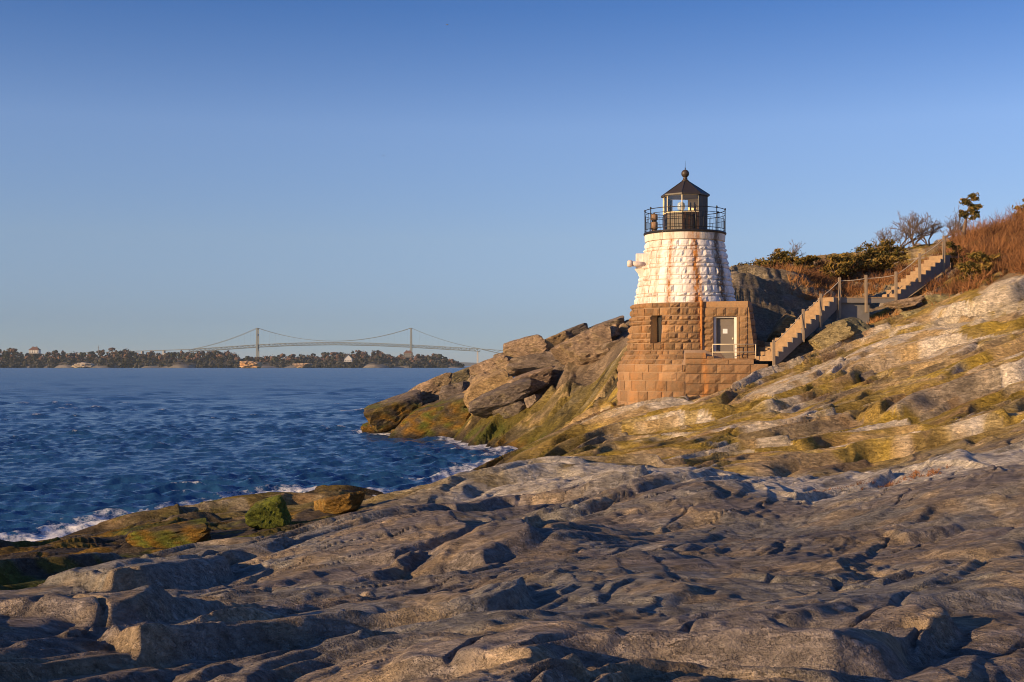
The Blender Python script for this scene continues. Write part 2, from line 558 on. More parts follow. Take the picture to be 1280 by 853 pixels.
def detail(x, y, zb):
    """relief of the bedrock: tilted plates with broken edges, joints, wrinkles (metres) and masks for colour"""
    x = x.astype(np.float32); y = y.astype(np.float32)
    hill = sstep(29, 38, y - 0.02 * x)
    near = 1 - hill
    shore = sstep(1.5, 0.7, zb.astype(np.float32))
    w1 = fbm(x / 7, y / 7, 3, 1)
    w2 = fbm(x / 2.4, y / 2.8, 3, 2)
    w3 = fbm(x / 0.7, y / 0.8, 3, 4)
    c, s = math.cos(0.75), math.sin(0.75)
    xr, yr = c * x + s * y, -s * x + c * y          # xr runs with the grain of the rock, away to the right
    # near ledges: a low swell, then plates lapping like shingles, their broken edges towards the right front
    wa = fbm(x / 3.6, y / 3.6, 2, 6)
    v = 0.40 * fbm(xr / 6.0, yr / 3.2, 2, 3, 0.45)
    h = terrace(v + 0.015 * w2, 0.15, 0.25) * 0.6 * near
    fa, ga, ia = facets(xr / 3.4 + 0.55 * w1 + 0.16 * wa, yr / 1.9 + 0.55 * w1 - 0.16 * wa + 0.06 * w2, 2, 0.60, 0.50, 0.50, (-0.3, 0.2), 2)
    big = 0.45 + 0.75 * sstep(-0.3, 0.3, perlin(x / 6, y / 6, 17))
    h += near * (0.15 + 0.35 * shore) * big * (fa - 0.1)
    ma = sstep(-0.20, 0.20, perlin(x / 3.8, y / 3.8, 23))
    mb = sstep(-0.2, 0.25, perlin(x / 2.2, y / 2.2, 29))
    ca, sa_ = math.cos(-0.72), math.sin(-0.72)
    na, nt_ = ca * x + sa_ * y, -sa_ * x + ca * y
    q1, i1 = shingle(na + 2.0 * w1 + 0.75 * wa + 0.05 * w2, nt_ + 1.2 * wa, 2.4, 3.6, 22, 0.10, 0.3, True)
    h += near * (0.13 + 0.11 * big) * q1
    q2, i2 = shingle(na + 2.0 * w1 + 0.7 * wa + 0.16 * w2, nt_ + 0.5 * w2 + 0.8 * wa, 0.85, 1.7, 2, 0.16, 0.3, True)
    h += near * (0.035 + 0.050 * ma) * q2
    q3, i3 = shingle(na + 0.3 * wa + 0.20 * w2 + 0.03 * w3, nt_ + 0.4 * w2, 0.27, 0.6, 3, 0.25, 0.3, True)
    h += near * (0.010 + 0.026 * mb) * q3 * (1 - 0.6 * sstep(16, 28, y))
    q4, i4 = shingle(0.8 * nt_ + 0.6 * na + 0.3 * w2, na + 0.2 * w2, 0.42, 0.9, 4, 0.2)
    h += near * 0.018 * q4 * (1 - mb)
    fb, gb, ib = facets(xr / 1.25 + 0.4 * w1 + 0.25 * w2, yr / 0.60 + 0.4 * w1 - 0.22 * w2, 5, 0.60, 0.50, 0.50, (0, 0), 2)
    h += near * (0.02 + 0.05 * (1 - ma) + 0.18 * shore) * fb
    fg, gg, ig = facets(xr / 0.17 + 0.3 * w2 + 0.15 * w3, yr / 0.10 + 0.3 * w2 - 0.15 * w3, 14, 0.6, 0.5, 0.5)
    h += near * (0.006 + 0.026 * sstep(-0.1, 0.25, perlin(x / 1.4, y / 1.4, 39))) * fg
    cr2 = np.abs(perlin(xr / 2.6 + 0.4 * w2, yr / 0.75 + 0.5 * w2, 64))
    h -= near * 0.07 * (1 - sstep(0.0, 0.06, cr2)) * sstep(-0.1, 0.2, perlin(x / 3.1, y / 3.3, 65))
    # hill: long beds, steps facing the near shore, open cracks at their feet
    s1 = (y + 0.32 * x + 2.4 * w1 + 0.12 * w2)
    ha, ht = 0.30 * x - 0.95 * y, 0.95 * x + 0.30 * y
    p1, j1 = shingle(ha - 1.7 * w1 + 0.25 * wa, ht + 1.5 * w1, 4.2, 11.0, 11, 0.11, 0.85)
    p2, j2 = shingle(ha - 1.7 * w1 + 0.35 * wa + 0.05 * w2, ht + 1.5 * wa, 1.35, 4.5, 12, 0.15, 0.9)
    p3, j3 = shingle(ha - 1.7 * w1 + 0.35 * wa + 0.12 * w2, ht + 0.8 * w2, 0.45, 1.7, 13, 0.22, 0.4)
    h += hill * (0.62 * p1 + (0.14 + 0.16 * ma) * p2 + (0.05 + 0.06 * mb) * p3)
    fd, gd_, id_ = facets((0.97 * x - 0.25 * y) / 9.0 + 0.40 * w1, (0.25 * x + 0.97 * y) / 3.1 + 0.65 * w1 + 0.10 * wa, 12, 0.55, 0.60, 0.50, (0, 0), 2)
    h += hill * 0.45 * (fd - 0.1)
    ie = j2
    # foliation wrinkles
    wm = sstep(-0.10, 0.35, perlin(x / 2.2, y / 2.6, 33))
    rr = ridged(xr / 1.1 + 0.5 * w2, yr / 0.22 + 0.7 * w2, 3, 30)
    h += (0.006 * near + 0.007 * hill) * rr * (0.2 + wm)
    h += 0.010 * w3 * (0.4 + wm)
    masks = dict(hill=hill, w1=w1, w2=w2, s1=s1, w3=w3, ia=i1, ib=i2, id=j1, ie=j2, p1=p1)
    return h, masks


def rock_cols(x, y, z, zb, mk, nrm_up=None):
    """albedo of the bedrock from its position: stone, lichen, weed, wet band and some painted sunlight"""
    n_a = fbm(x / 5.0, y / 3.0, 4, 50)
    n_b = fbm(x / 1.3, y / 0.9, 4, 55)
    n_c = fbm(x / 9.0, y / 1.8, 4, 60)
    band = perlin(x / 14 + mk['w1'] * 0.4, mk['s1'] / 1.7, 63) + 0.5 * perlin(x / 5, mk['s1'] / 0.55, 66)
    def L(c): return np.array(c, np.float32)[None, :]
    def mixc(a, b, m): return a * (1 - m[:, None]) + b * m[:, None]
    hill = mk['hill']
    purple, grey, tan = L((0.262, 0.228, 0.206)), L((0.280, 0.268, 0.246)), L((0.42, 0.320, 0.205))
    col = mixc(np.repeat(purple, len(x), 0), grey, sstep(-0.35, 0.35, n_a))
    col = mixc(col, tan, 0.70 * sstep(-0.05, 0.5, n_b + 0.4 * n_c))  # tan stone, weighted up to paint in warm sunlit patches
    col = col * (0.78 + 0.34 * _r2[mk['ia']] + 0.20 * _r3[mk['ib']])[:, None]
    white, yel, brn = L((0.60, 0.53, 0.43)), L((0.37, 0.262, 0.050)), L((0.26, 0.165, 0.085))
    hc = mixc(np.repeat(L((0.42, 0.30, 0.150)), len(x), 0), yel, sstep(-0.12, 0.28, band + 0.25 * n_b))
    ph = (mk['s1'] / 4.6) % 1.0
    ph2 = ((mk['s1'] + 0.2 * mk['w2']) / 1.37) % 1.0
    hc = mixc(hc, white, np.clip(sstep(0.55, 0.78, ph + 0.25 * n_b) * 0.9 + 0.3 * sstep(0.5, 0.8, ph2) , 0, 1) * sstep(-0.45, 0.1, n_c + 0.3 * n_a))
    hc = mixc(hc, yel * 0.8, 0.85 * sstep(0.30, 0.12, ph + 0.2 * n_b) * sstep(-0.4, 0.0, n_c))
    hc = mixc(hc, brn, 0.8 * sstep(0.2, 0.55, n_a + 0.25 * n_b))
    hc = mixc(hc, yel * 0.85, 0.75 * (_r1[mk['ie']] > 0.58) * sstep(-0.5, 0.1, n_b))
    hc = mixc(hc, white, 0.75 * (_r2[mk['ie']] > 0.78) * sstep(-0.5, 0.1, n_b))
    hc = mixc(hc, L((0.19, 0.15, 0.10)), 0.8 * (_r4[mk['ie']] > 0.80) * sstep(-0.5, 0.1, n_b))
    hc = hc * (1.02 + 0.34 * _r3[mk['id']] + 0.32 * _r4[mk['ie']])[:, None]
    col = mixc(col, hc, hill)
    # pale crest of the near slab, whitened further in colour to stand for sun
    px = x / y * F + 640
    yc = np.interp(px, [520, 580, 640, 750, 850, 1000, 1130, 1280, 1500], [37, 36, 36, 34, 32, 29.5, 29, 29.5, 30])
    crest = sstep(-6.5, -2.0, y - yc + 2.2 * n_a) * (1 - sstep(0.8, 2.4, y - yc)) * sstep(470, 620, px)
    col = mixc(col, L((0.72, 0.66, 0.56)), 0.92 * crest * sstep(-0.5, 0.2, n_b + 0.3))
    mossy = sstep(800, 770, px) * sstep(60, 66, y)
    col = mixc(col, L((0.17, 0.135, 0.030)), 0.8 * mossy * sstep(-0.5, 0.1, n_c + .3 * n_b))
    col = mixc(col, L((0.060, 0.052, 0.032)), 0.85 * mossy * sstep(0.05, 0.35, n_a + .5 * n_b))
    # green and yellow lower slope, weed and wet rock
    z2 = z + 0.45 * n_a + 0.2 * n_b
    z2 = z2 - 0.85 * (1 - hill) * sstep(540, 380, px) * sstep(17, 24, y)
    green, olive, orange, wet = L((0.105, 0.120, 0.018)), L((0.170, 0.138, 0.026)), L((0.25, 0.135, 0.022)), L((0.040, 0.034, 0.027))
    col = mixc(col, olive, 0.85 * sstep(2.6, 1.4, z2) * hill * sstep(-0.4, 0.2, n_c))
    col = mixc(col, np.repeat(L((0.085, 0.066, 0.045)), len(x), 0), 0.9 * sstep(1.35, 0.75, z2) * (1 - hill * 0.3))
    col = mixc(col, olive, sstep(1.25, 0.8, z2) * sstep(0.0, 0.3, n_b + 0.5 * n_c) * 0.9)
    col = mixc(col, green, sstep(1.3, 0.8, z2) * sstep(0.15, 0.45, n_c) * 0.9)
    col = mixc(col, orange, sstep(0.75, 0.35, z2) * sstep(0.1, 0.35, n_b) * 0.75)
    col = mixc(col, wet, sstep(0.42, 0.12, z + 0.15 * n_b))
    return col


# humps and hollows of the near ledges: px, d, height, half-length across, half-length away
HUMPS = [(660, 35, -0.34, 3.6, 2.2), (800, 33, -0.22, 3.0, 2.0), (940, 30.5, 0.05, 2.6, 1.4), (1180, 29, 0.18, 2.6, 1.4), (520, 25, 0.36, 2.4, 3.2), (850, 22, -0.36, 2.6, 2.4), (1080, 19.5, -0.34, 3.0, 1.4), (1230, 22.5, 0.26, 2.4, 1.6), (830, 13.0, 0.16, 2.0, 1.2),
         (800, 8.9, -0.20, 0.9, 0.5), (600, 10.3, 0.15, 0.9, 0.8), (455, 10.3, -0.18, 0.8, 0.4), (1060, 9.0, -0.14, 0.9, 0.4), (690, 19.0, 0.18, 1.0, 0.9),
         (250, 12.0, 0.12, 1.2, 0.8), (60, 10.5, -0.12, 1.2, 0.5), (1180, 12.5, 0.10, 1.6, 0.8), (400, 16.0, 0.12, 1.6, 1.2)]


def humps(x, y):
    h = 0
    for px, d, a, rx, ry in HUMPS:
        cx = (px - 640) / F * d
        dx, dy = (x - cx) / rx, (y - d) / ry
        dx = np.where(dx * a > 0, dx * 1.7, dx * 0.7)
        h = h + a * np.exp(-(dx * dx + dy * dy))
    return h


# polar sheet: fine where the photograph looks, about one vertex a pixel
NU = 710
us = np.linspace(-0.46, 0.46, NU)
us = np.concatenate([np.linspace(U0 + 0.01, -0.462, 36), us, np.linspace(0.462, U1 - 0.01, 46)])
NU = len(us)
ds = np.concatenate([np.geomspace(a_, b_, n_, endpoint=False) for a_, b_, n_ in ((3.0, 6.0, 50), (6.0, 16.0, 330), (16.0, 32.0, 240), (32.0, 66.0, 420), (66.0, 96.0, 120), (96.0, 112.0, 16))])
NV = len(ds)
gu, gd = np.meshgrid(us, ds, indexing='ij')
gx, gy = (gu * gd).ravel(), gd.ravel()
zb = base_z(gx, gy) + humps(gx, gy)
dh, mk = detail(gx, gy, zb)
flat = np.ones_like(zb)
# level seats under tower, terrace and landing
gz = zb + dh * np.where(zb < -0.6, 0.3, 1.0)
_px = gx / gy * F + 640
_pile = sstep(-0.6, 0.8, gy - np.interp(_px, [520, 560, 600, 660, 700, 790, 830], [95, 90.5, 87, 82.5, 79.5, 76, 90])) * sstep(835, 800, _px)
_f1, _f2, _hid, _ox, _oy = voronoi(gx / 2.6, gy / 2.4, 14)
gz = gz + _pile * ((_r3[_hid] - 0.75) * 1.1 + (_ox * (_r1[_hid] - .5) + _oy * (_r2[_hid] - .5)) * 1.3) * sstep(0.0, 0.25, _f2 - _f1) - _pile * 0.25
_cl = sstep(895, 925, _px) * sstep(1150, 1090, _px) * sstep(63.5, 66, gy) * sstep(86, 80, gy)
_sv = gz + 0.10 * gx + 0.25 * fbm(gx / 3, gy / 3, 3, 58)
gz = gz + 0.9 * _cl * (terrace(_sv, 0.85, 0.40) - _sv + 0.3) + _cl * 0.10 * saw(_sv / 0.30, 0.3)
# level seat under tower and terrace
_lx, _ly = P(856, 512, 62.75).x, 62.75
_seat = (gx - _lx > -0.5) & (gx - _lx < 4.0) & (gy - _ly > -3.6) & (gy - _ly < 2.0)
gz = np.where(_seat, np.minimum(gz, 4.95 + 0 * gz), gz)
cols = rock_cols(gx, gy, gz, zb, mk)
_pc = np.array([[0.24, 0.185, 0.14]]) * (1 + 0.4 * mk['w3'][:, None])  # grey-brown rubble rock, darkened in colour for shadow beneath the boulders
cols = cols * (1 - .85 * _pile[:, None] * (gz > .9)[:, None]) + _pc * .85 * _pile[:, None] * (gz > .9)[:, None]
_cc = np.array([[0.27, 0.235, 0.19]]) * (1 + 0.3 * mk['w3'][:, None])
cols = cols * (1 - .8 * _cl[:, None]) + _cc * .8 * _cl[:, None]
keep_v = gz > -1.3
idx = np.arange(NU * NV).reshape(NU, NV)
q = np.stack([idx[:-1, :-1], idx[1:, :-1], idx[1:, 1:], idx[:-1, 1:]], -1).reshape(-1, 4)
q = q[keep_v[q].any(1)]
used = np.zeros(NU * NV, bool); used[q.ravel()] = True
remap = np.cumsum(used) - 1
TERR = np.stack([gx, gy, gz], -1)
Z_GRID = gz.reshape(NU, NV)
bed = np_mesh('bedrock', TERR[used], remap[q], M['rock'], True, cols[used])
tag(bed, 'grey and ochre bedrock ledges sloping down to the sea', None, None, 'structure')


def ground(x, y):
    """height of the finished bedrock"""
    u = min(max(x / y, us[0]), us[-1])
    i = int(min(max(np.searchsorted(us, u) - 1, 0), NU - 2))
    yy = min(max(y, ds[0] + .001), ds[-1] - .001)
    j = int(min(max(np.searchsorted(ds, yy) - 1, 0), NV - 2)); fu = (u - us[i]) / (us[i + 1] - us[i]); fv = (yy - ds[j]) / (ds[j + 1] - ds[j])
    return float(Z_GRID[i, j] * (1 - fu) * (1 - fv) + Z_GRID[i + 1, j] * fu * (1 - fv) + Z_GRID[i, j + 1] * (1 - fu) * fv + Z_GRID[i + 1, j + 1] * fu * fv)


def hit(px, py, dmin=3.0, dmax=111.0):
    """where the sight line through a pixel meets the bedrock beyond dmin"""
    d = dmin
    while d < dmax:
        p = P(px, py, d)
        if ground(p.x, p.y) >= p.z: return p
        d *= 1.004
    return None


# ------------------------------------------------------------------ sea
def sea_material():
    t = NT('sea_water')
    at = t.new('ShaderNodeAttribute', attribute_name='col')
    fo = t.new('ShaderNodeSeparateColor'); t.l.new(at.outputs['Color'], fo.inputs[0])
    n = t.noise(2.2, 5, 0.65, scl=(1, 1, 1))
    n2 = t.noise(0.5, 4, 0.6, scl=(0.6, 1, 1))
    fn = t.noise(3.0, 6, 0.7)
    foam = t.math('MULTIPLY', fo.outputs[0], 1.9)
    foam = t.math('ADD', foam, t.math('MULTIPLY', t.math('SUBTRACT', fn, 0.62), 2.4))
    foam = t.ramp(foam, [(0.25, 0.0), (0.75, 1.0)])
    c = t.mix(foam, (0.018, 0.074, 0.185), (0.72, 0.74, 0.76))
    t.set(Base_Color=c, IOR=1.33)
    r = t.math('ADD', t.math('MULTIPLY', foam, 0.5), fo.outputs[1])
    t.set(Roughness=r)
    t.bump(n2, 0.5, 0.35)
    t.bump(n, 0.55, 0.10)
    return t.m


M['sea'] = sea_material()
sus = np.concatenate([np.linspace(-0.75, -0.43, 60)[:-1], np.linspace(-0.43, 0.06, 540), np.linspace(0.06, 0.9, 60)[1:]])
rows = [26.0]
while rows[-1] < 1500: rows.append(rows[-1] + max(0.10, rows[-1] ** 2 / 8000 * 0.42))
while rows[-1] < 14000: rows.append(rows[-1] * 1.06)
sds = np.array(rows)
su, sd = np.meshgrid(sus, sds, indexing='ij')
sx, sy = (su * sd).ravel().astype(np.float32), sd.ravel().astype(np.float32)
sz = np.zeros_like(sx); dxs = np.zeros_like(sx); dys = np.zeros_like(sx)
spac = np.maximum(0.12, sy ** 2 / 8000 * 0.42)
wr = np.random.default_rng(5)
gust = 0.75 + 0.5 * fbm(sx / 30, sy / 45, 2, 70)
for k in range(96):
    lam = 0.32 * (3.6 / 0.32) ** (wr.random() ** 0.9) if k < 46 else (wr.uniform(4.5, 13) if k < 72 else wr.uniform(12, 34))
    far_k = 1.0 if k < 46 else (sstep(70, 170, sy) if k < 72 else sstep(220, 480, sy))
    th = math.radians(-62) + wr.normal(0, 0.55)
    amp = 0.0150 * lam ** 0.80
    if k >= 46: amp = 0.011 * 5.5 ** 0.85 * (lam / 5.5) ** 0.55
    kx, ky = math.cos(th) * 2 * math.pi / lam, math.sin(th) * 2 * math.pi / lam
    fade = sstep(1.1, 2.2, lam / spac) * (1 - sstep(900, 1600, sy)) * far_k * (1.0 if k < 46 else 0.8)
    ph = kx * sx + ky * sy + wr.uniform(0, 6.28) + 1.2 * perlin(sx / (lam * 4), sy / (lam * 4), 80 + k)
    a = amp * fade * gust
    sz += a * np.sin(ph)
    dxs += a * 0.8 * math.cos(th) * np.cos(ph)
    dys += a * 0.8 * math.sin(th) * np.cos(ph)
sbase = base_z(sx, sy)
inland = (sy < 120)
depth = np.where(inland, sbase, -5)
shore = sstep(-1.7, -0.3, depth + 0.35 * fbm(sx / 3, sy / 3, 3, 90))
caps = sstep(0.20, 0.30, sz * (1 - 0.55 * sstep(90, 250, sy)) + 0.10 * fbm(sx / 9, sy / 6, 3, 95)) * (1 - 0.6 * sstep(150, 500, sy))
foam = np.clip(np.maximum(0.52 * shore, 0.42 * caps), 0, 1)
idx = np.arange(len(sx)).reshape(len(sus), len(sds))
q = np.stack([idx[:-1, :-1], idx[1:, :-1], idx[1:, 1:], idx[:-1, 1:]], -1).reshape(-1, 4)
deep_in = ((depth > 1.2) & inland)
q = q[~deep_in[q].all(1)]
used = np.zeros(len(sx), bool); used[q.ravel()] = True
remap = np.cumsum(used) - 1
SV = np.stack([sx + dxs, sy + dys, sz], -1)
sea = np_mesh('sea', SV[used], remap[q], M['sea'], True, np.stack([foam, 0.13 + 0.14 * sstep(40, 260, sy), foam], -1)[used])
tag(sea, 'dark blue choppy sea with small whitecaps', None, None, 'structure')
#==PART2==
# ------------------------------------------------------------------ lighthouse
LD = 62.75
LS = F / LD                                   # pixels a metre at the tower axis
lh_base = P(856, 512, LD)
LHZ = lh_base.z
lighthouse = empty('lighthouse', (lh_base.x, lh_base.y, 0.0), -math.atan2(lh_base.x, lh_base.y))
tag(lighthouse, 'round stone lighthouse with white upper half, brown lower half and black lantern', 'lighthouse')


def zpy(py, d=LD):
    return EYE - (py - HY) / F * d


def streaks(t, oc, stains, z_top, z_fall):
    """run-off stains at given angles round the tower axis"""
    sep = t.new('ShaderNodeSeparateXYZ'); t.l.new(oc, sep.inputs[0])
    ny = t.math('MULTIPLY', sep.outputs[1], -1.0)
    ang = t.math('ARCTAN2', sep.outputs[0], ny)
    wob = t.noise(2.0, 4, 0.6, coord=oc, scl=(1, 1, 0.4))
    ang = t.math('ADD', ang, t.math('MULTIPLY_ADD', wob, 0.16, -0.08))
    total = None
    for (a, w, k) in stains:
        d = t.math('DIVIDE', t.math('SUBTRACT', ang, math.radians(a)), math.radians(w))
        g = t.math('MULTIPLY', t.math('POWER', 2.718, t.math('MULTIPLY', t.math('MULTIPLY', d, d), -1.0)), k)
        total = g if total is None else t.math('ADD', total, g)
    br = t.noise(7.0, 5, 0.7, coord=oc, scl=(1, 1, 0.35))
    br = t.ramp(br, [(0.35, 0.25), (0.62, 1.0)])
    return t.math('MULTIPLY', total, br)


def white_mat(name, base, rust_k=1.0, stains=None):
    t = NT(name)
    tc = t.new('ShaderNodeTexCoord'); tc.object = lighthouse
    oc = tc.outputs['Object']
    info = t.new('ShaderNodeObjectInfo')
    rnd = t.math('MULTIPLY_ADD', info.outputs['Random'], 0.16, 0.88)
    c = t.mix(1.0, base, rnd, 'MULTIPLY')
    dirt = t.noise(3.0, 6, 0.65, coord=oc)
    dm = t.ramp(dirt, [(0.42, 0.0), (0.75, 1.0)])
    c = t.mix(t.math('MULTIPLY', dm, 0.20), c, (0.42, 0.33, 0.22))
    st = streaks(t, oc, stains or [(-19, 4.0, 1.1), (14, 6.0, 1.5), (-55, 16, 0.65), (-36, 4, .5), (3, 4, .35)], 0, 0)
    c = t.mix(t.math('MULTIPLY', st, rust_k), c, (0.40, 0.165, 0.035))
    st2 = streaks(t, oc, [(50, 8.0, 1.5), (30, 4, .5)], 0, 0)
    c = t.mix(t.math('MULTIPLY', st2, rust_k), c, (0.15, 0.115, 0.080))
    t.set(Base_Color=c, Roughness=0.7)
    n = t.noise(16.0, 5, 0.6, coord=oc)
    t.bump(n, 0.6, 0.02)
    return t.m


def brown_mat(name, base, base2, orange=0.30):
    t = NT(name)
    tc = t.new('ShaderNodeTexCoord'); tc.object = lighthouse
    oc = tc.outputs['Object']
    info = t.new('ShaderNodeObjectInfo')
    r = info.outputs['Random']
    c = t.mix(r, base, base2)
    v = t.math('MULTIPLY_ADD', t.math('FRACT', t.math('MULTIPLY', r, 7.31)), 0.5, 0.75)
    c = t.mix(1.0, c, v, 'MULTIPLY')
    n1 = t.noise(5.0, 7, 0.68, coord=oc)
    c = t.mix(t.math('MULTIPLY', t.ramp(n1, [(0.45, 0.0), (0.7, 1.0)]), orange), c, (0.45, 0.185, 0.045))
    n2 = t.noise(30.0, 4, 0.7, coord=oc)
    c = t.mix(1.0, c, t.math('MULTIPLY_ADD', n2, 0.9, 0.55), 'MULTIPLY')
    st = streaks(t, oc, [(16, 2.2, 0.8), (-20, 3, 0.3), (-48, 5, .3)], 0, 0)
    c = t.mix(st, c, (0.50, 0.20, 0.040))
    t.set(Base_Color=c, Roughness=0.85)
    t.bump(n1, 0.8, 0.05)
    t.bump(n2, 0.6, 0.012)
    return t.m


M['white_stone'] = white_mat('white_painted_stone', (0.87, 0.86, 0.84))
M['white_mortar'] = white_mat('stained_mortar', (0.66, 0.59, 0.47), 1.0)
M['white_cornice'] = white_mat('white_cornice', (0.78, 0.74, 0.66), 1.0, [(-21, 5.0, 1.0), (10, 9.0, .85), (20, 3, .8), (-50, 12, .45), (-36, 3, .5), (40, 3, .3)])
M['brown_stone'] = brown_mat('brown_granite', (0.165, 0.104, 0.052), (0.295, 0.182, 0.090))
M['plinth_stone'] = brown_mat('plinth_granite', (0.195, 0.120, 0.060), (0.31, 0.195, 0.105), 0.28)
M['brown_mortar'] = plain('brown_mortar', (0.36, 0.25, 0.165), 0.9, 0.3, 9.0)
M['black_iron'] = plain('black_iron', (0.018, 0.016, 0.015), 0.45, 0.5, 5.0)
t = NT('rusty_black_wall')
n = t.noise(1.6, 6, 0.7, scl=(6, 6, 0.9))
c = t.mix(t.ramp(n, [(0.48, 0.0), (0.72, 0.55)]), (0.030, 0.024, 0.020), (0.22, 0.085, 0.025))
t.set(Base_Color=c, Roughness=0.5)
M['rusty_black'] = t.m
M['cream'] = plain('cream_paint', (0.84, 0.72, 0.46), 0.6, 0.15)
M['white_trim'] = plain('white_trim', (0.72, 0.70, 0.66), 0.55, 0.15)
M['door_paint'] = plain('grey_door', (0.135, 0.115, 0.098), 0.5, 0.2, 3.0)
M['steel_rail'] = plain('painted_rail', (0.66, 0.58, 0.42), 0.5, 0.15)
M['rust_pipe'] = plain('rusty_pipe', (0.48, 0.20, 0.045), 0.8, 0.35, 8.0)
M['dark_void'] = plain('dark_window', (0.02, 0.02, 0.022), 0.2, 0.3)
g = NT('lantern_glass')
gl = g.new('ShaderNodeBsdfGlass', IOR=1.1, Roughness=0.0)
tr = g.new('ShaderNodeBsdfTransparent'); gs = g.new('ShaderNodeBsdfGlossy', Roughness=0.02)
mx = g.new('ShaderNodeMixShader'); fr = g.new('ShaderNodeFresnel', IOR=1.5)
g.l.new(fr.outputs[0], mx.inputs[0]); g.l.new(tr.outputs[0], mx.inputs[1]); g.l.new(gs.outputs[0], mx.inputs[2])
g.l.new(mx.outputs[0], g.n['Material Output'].inputs['Surface'])
M['glass'] = g.m


def stone_mesh(S, N, gap, bulge, depth, r, nu=4, nv=3):
    """one dressed block. S(u,v): point on the outer face, N(u,v): outward; rock faced, recessed joints"""
    vv, ff = [], []
    tilt_u, tilt_v = r.uniform(-.5, .5), r.uniform(-.5, .5)
    for j in range(nv + 1):
        for i in range(nu + 1):
            u, v = i / nu, j / nv
            p, n = Vector(S(u, v)), Vector(N(u, v))
            edge = i in (0, nu) or j in (0, nv)
            if edge:
                o = gap * 0.25 * r.uniform(-1, 1)
            else:
                o = bulge * (0.55 + 0.55 * r.random() + tilt_u * (u - .5) + tilt_v * (v - .5))
            vv.append(p + n * o)
    nf = len(vv)
    for j in range(nv):
        for i in range(nu):
            a = j * (nu + 1) + i
            ff.append((a, a + 1, a + nu + 2, a + nu + 1))
    ring = [i for i in range(nu + 1)] + [j * (nu + 1) + nu for j in range(1, nv + 1)] + [nv * (nu + 1) + i for i in range(nu - 1, -1, -1)] + [j * (nu + 1) for j in range(nv - 1, 0, -1)]
    for k in ring:
        u, v = (k % (nu + 1)) / nu, (k // (nu + 1)) / nv
        vv.append(vv[k] - Vector(N(u, v)) * depth)
    m = len(ring)
    for k in range(m):
        a, b = ring[k], ring[(k + 1) % m]
        ff.append((b, a, nf + k, nf + (k + 1) % m))
    return vv, ff


def wall_point(r, th, z):
    return (r * math.sin(th), -r * math.cos(th), z)


def ring_courses(parent, part, zs, rad, mat, mean, gap, bulge, seed, blocked=(), front=math.radians(103), proud=0.03):
    """courses of blocks round the tower; those that face the photograph are pieces of their own, the far ones one mesh"""
    r = random.Random(seed)
    back_v, back_f = [], []
    for k in range(len(zs) - 1):
        z0, z1 = zs[k] + gap / 2, zs[k + 1] - gap / 2
        rm = rad((zs[k] + zs[k + 1]) / 2)
        a = -math.pi + r.uniform(0, 0.2)
        end = a + 2 * math.pi
        cuts = []
        while a < end - 0.6 * mean / rm:
            w = mean * r.uniform(0.7, 1.35) / rm
            b = min(a + w, end)
            if end - b < 0.6 * mean / rm: b = end
            cuts.append((a, b)); a = b
        segs = []
        for (a, b) in cuts:
            parts = [(a, b)]
            for (t0, t1, y0, y1) in blocked:
                if (z0 + z1) / 2 < y0 or (z0 + z1) / 2 > y1: continue
                nxt = []
                for (p, q_) in parts:
                    if q_ <= t0 or p >= t1: nxt.append((p, q_)); continue
                    if p < t0: nxt.append((p, t0))
                    if q_ > t1: nxt.append((t1, q_))
                parts = nxt
            segs += [s for s in parts if (s[1] - s[0]) * rm > 0.07]
        for (a, b) in segs:
            ga = gap / 2 / rm
            a0, b0 = a + ga, b - ga
            pr = proud + r.uniform(-0.012, 0.012)

            def S(u, v):
                z = z0 + (z1 - z0) * v
                return wall_point(rad(z) + pr, a0 + (b0 - a0) * u, z)

            def N(u, v):
                th = a0 + (b0 - a0) * u
                return Vector((math.sin(th), -math.cos(th), 0))
            vv, ff = stone_mesh(S, N, gap, bulge * r.uniform(0.4, 1.3), 0.14, r)
            if abs((a + b) / 2) < front:
                me = bpy.data.meshes.new('stone')
                me.from_pydata([tuple(p) for p in vv], [], ff); me.materials.append(mat)
                link('stone', me, parent)
            else:
                n0 = len(back_v)
                back_v += [tuple(p) for p in vv]; back_f += [tuple(i + n0 for i in f) for f in ff]
    me = bpy.data.meshes.new('far_side_stones')
    me.from_pydata(back_v, [], back_f); me.materials.append(mat)
    o = link('far_side_stones', me, parent); o['kind'] = 'stuff'


def core(name, zr, mat, hole=None, n=72):
    """mortar body of revolution through (z, r) pairs, with an opening (t0, t1, z0, z1)"""
    ths = [2 * math.pi * k / n - math.pi for k in range(n)]
    zl = list(zr)
    if hole:
        t0, t1, h0, h1 = hole
        ths = sorted([a for a in ths if abs(a - t0) > 0.03 and abs(a - t1) > 0.03] + [t0, t1])
    zv = sorted(set([z for z, _ in zl] + ([hole[2], hole[3]] if hole else [])))
    rr = lambda z: float(np.interp(z, [p[0] for p in zl], [p[1] for p in zl]))
    m = MB(); nt = len(ths)
    for z in zv:
        for a in ths: m.v.append(wall_point(rr(z), a, z))
    for j in range(len(zv) - 1):
        for i in range(nt):
            a, b = ths[i], ths[(i + 1) % nt]
            if hole and a >= hole[0] - 1e-6 and b <= hole[1] + 1e-6 and b > a and zv[j] >= hole[2] - 1e-6 and zv[j + 1] <= hole[3] + 1e-6: continue
            p, q_ = j * nt + i, j * nt + (i + 1) % nt
            m.f.append((p, q_, q_ + nt, p + nt))
    m.f.append(tuple((len(zv) - 1) * nt + i for i in range(nt)))
    return m.build(name, mat, lighthouse)


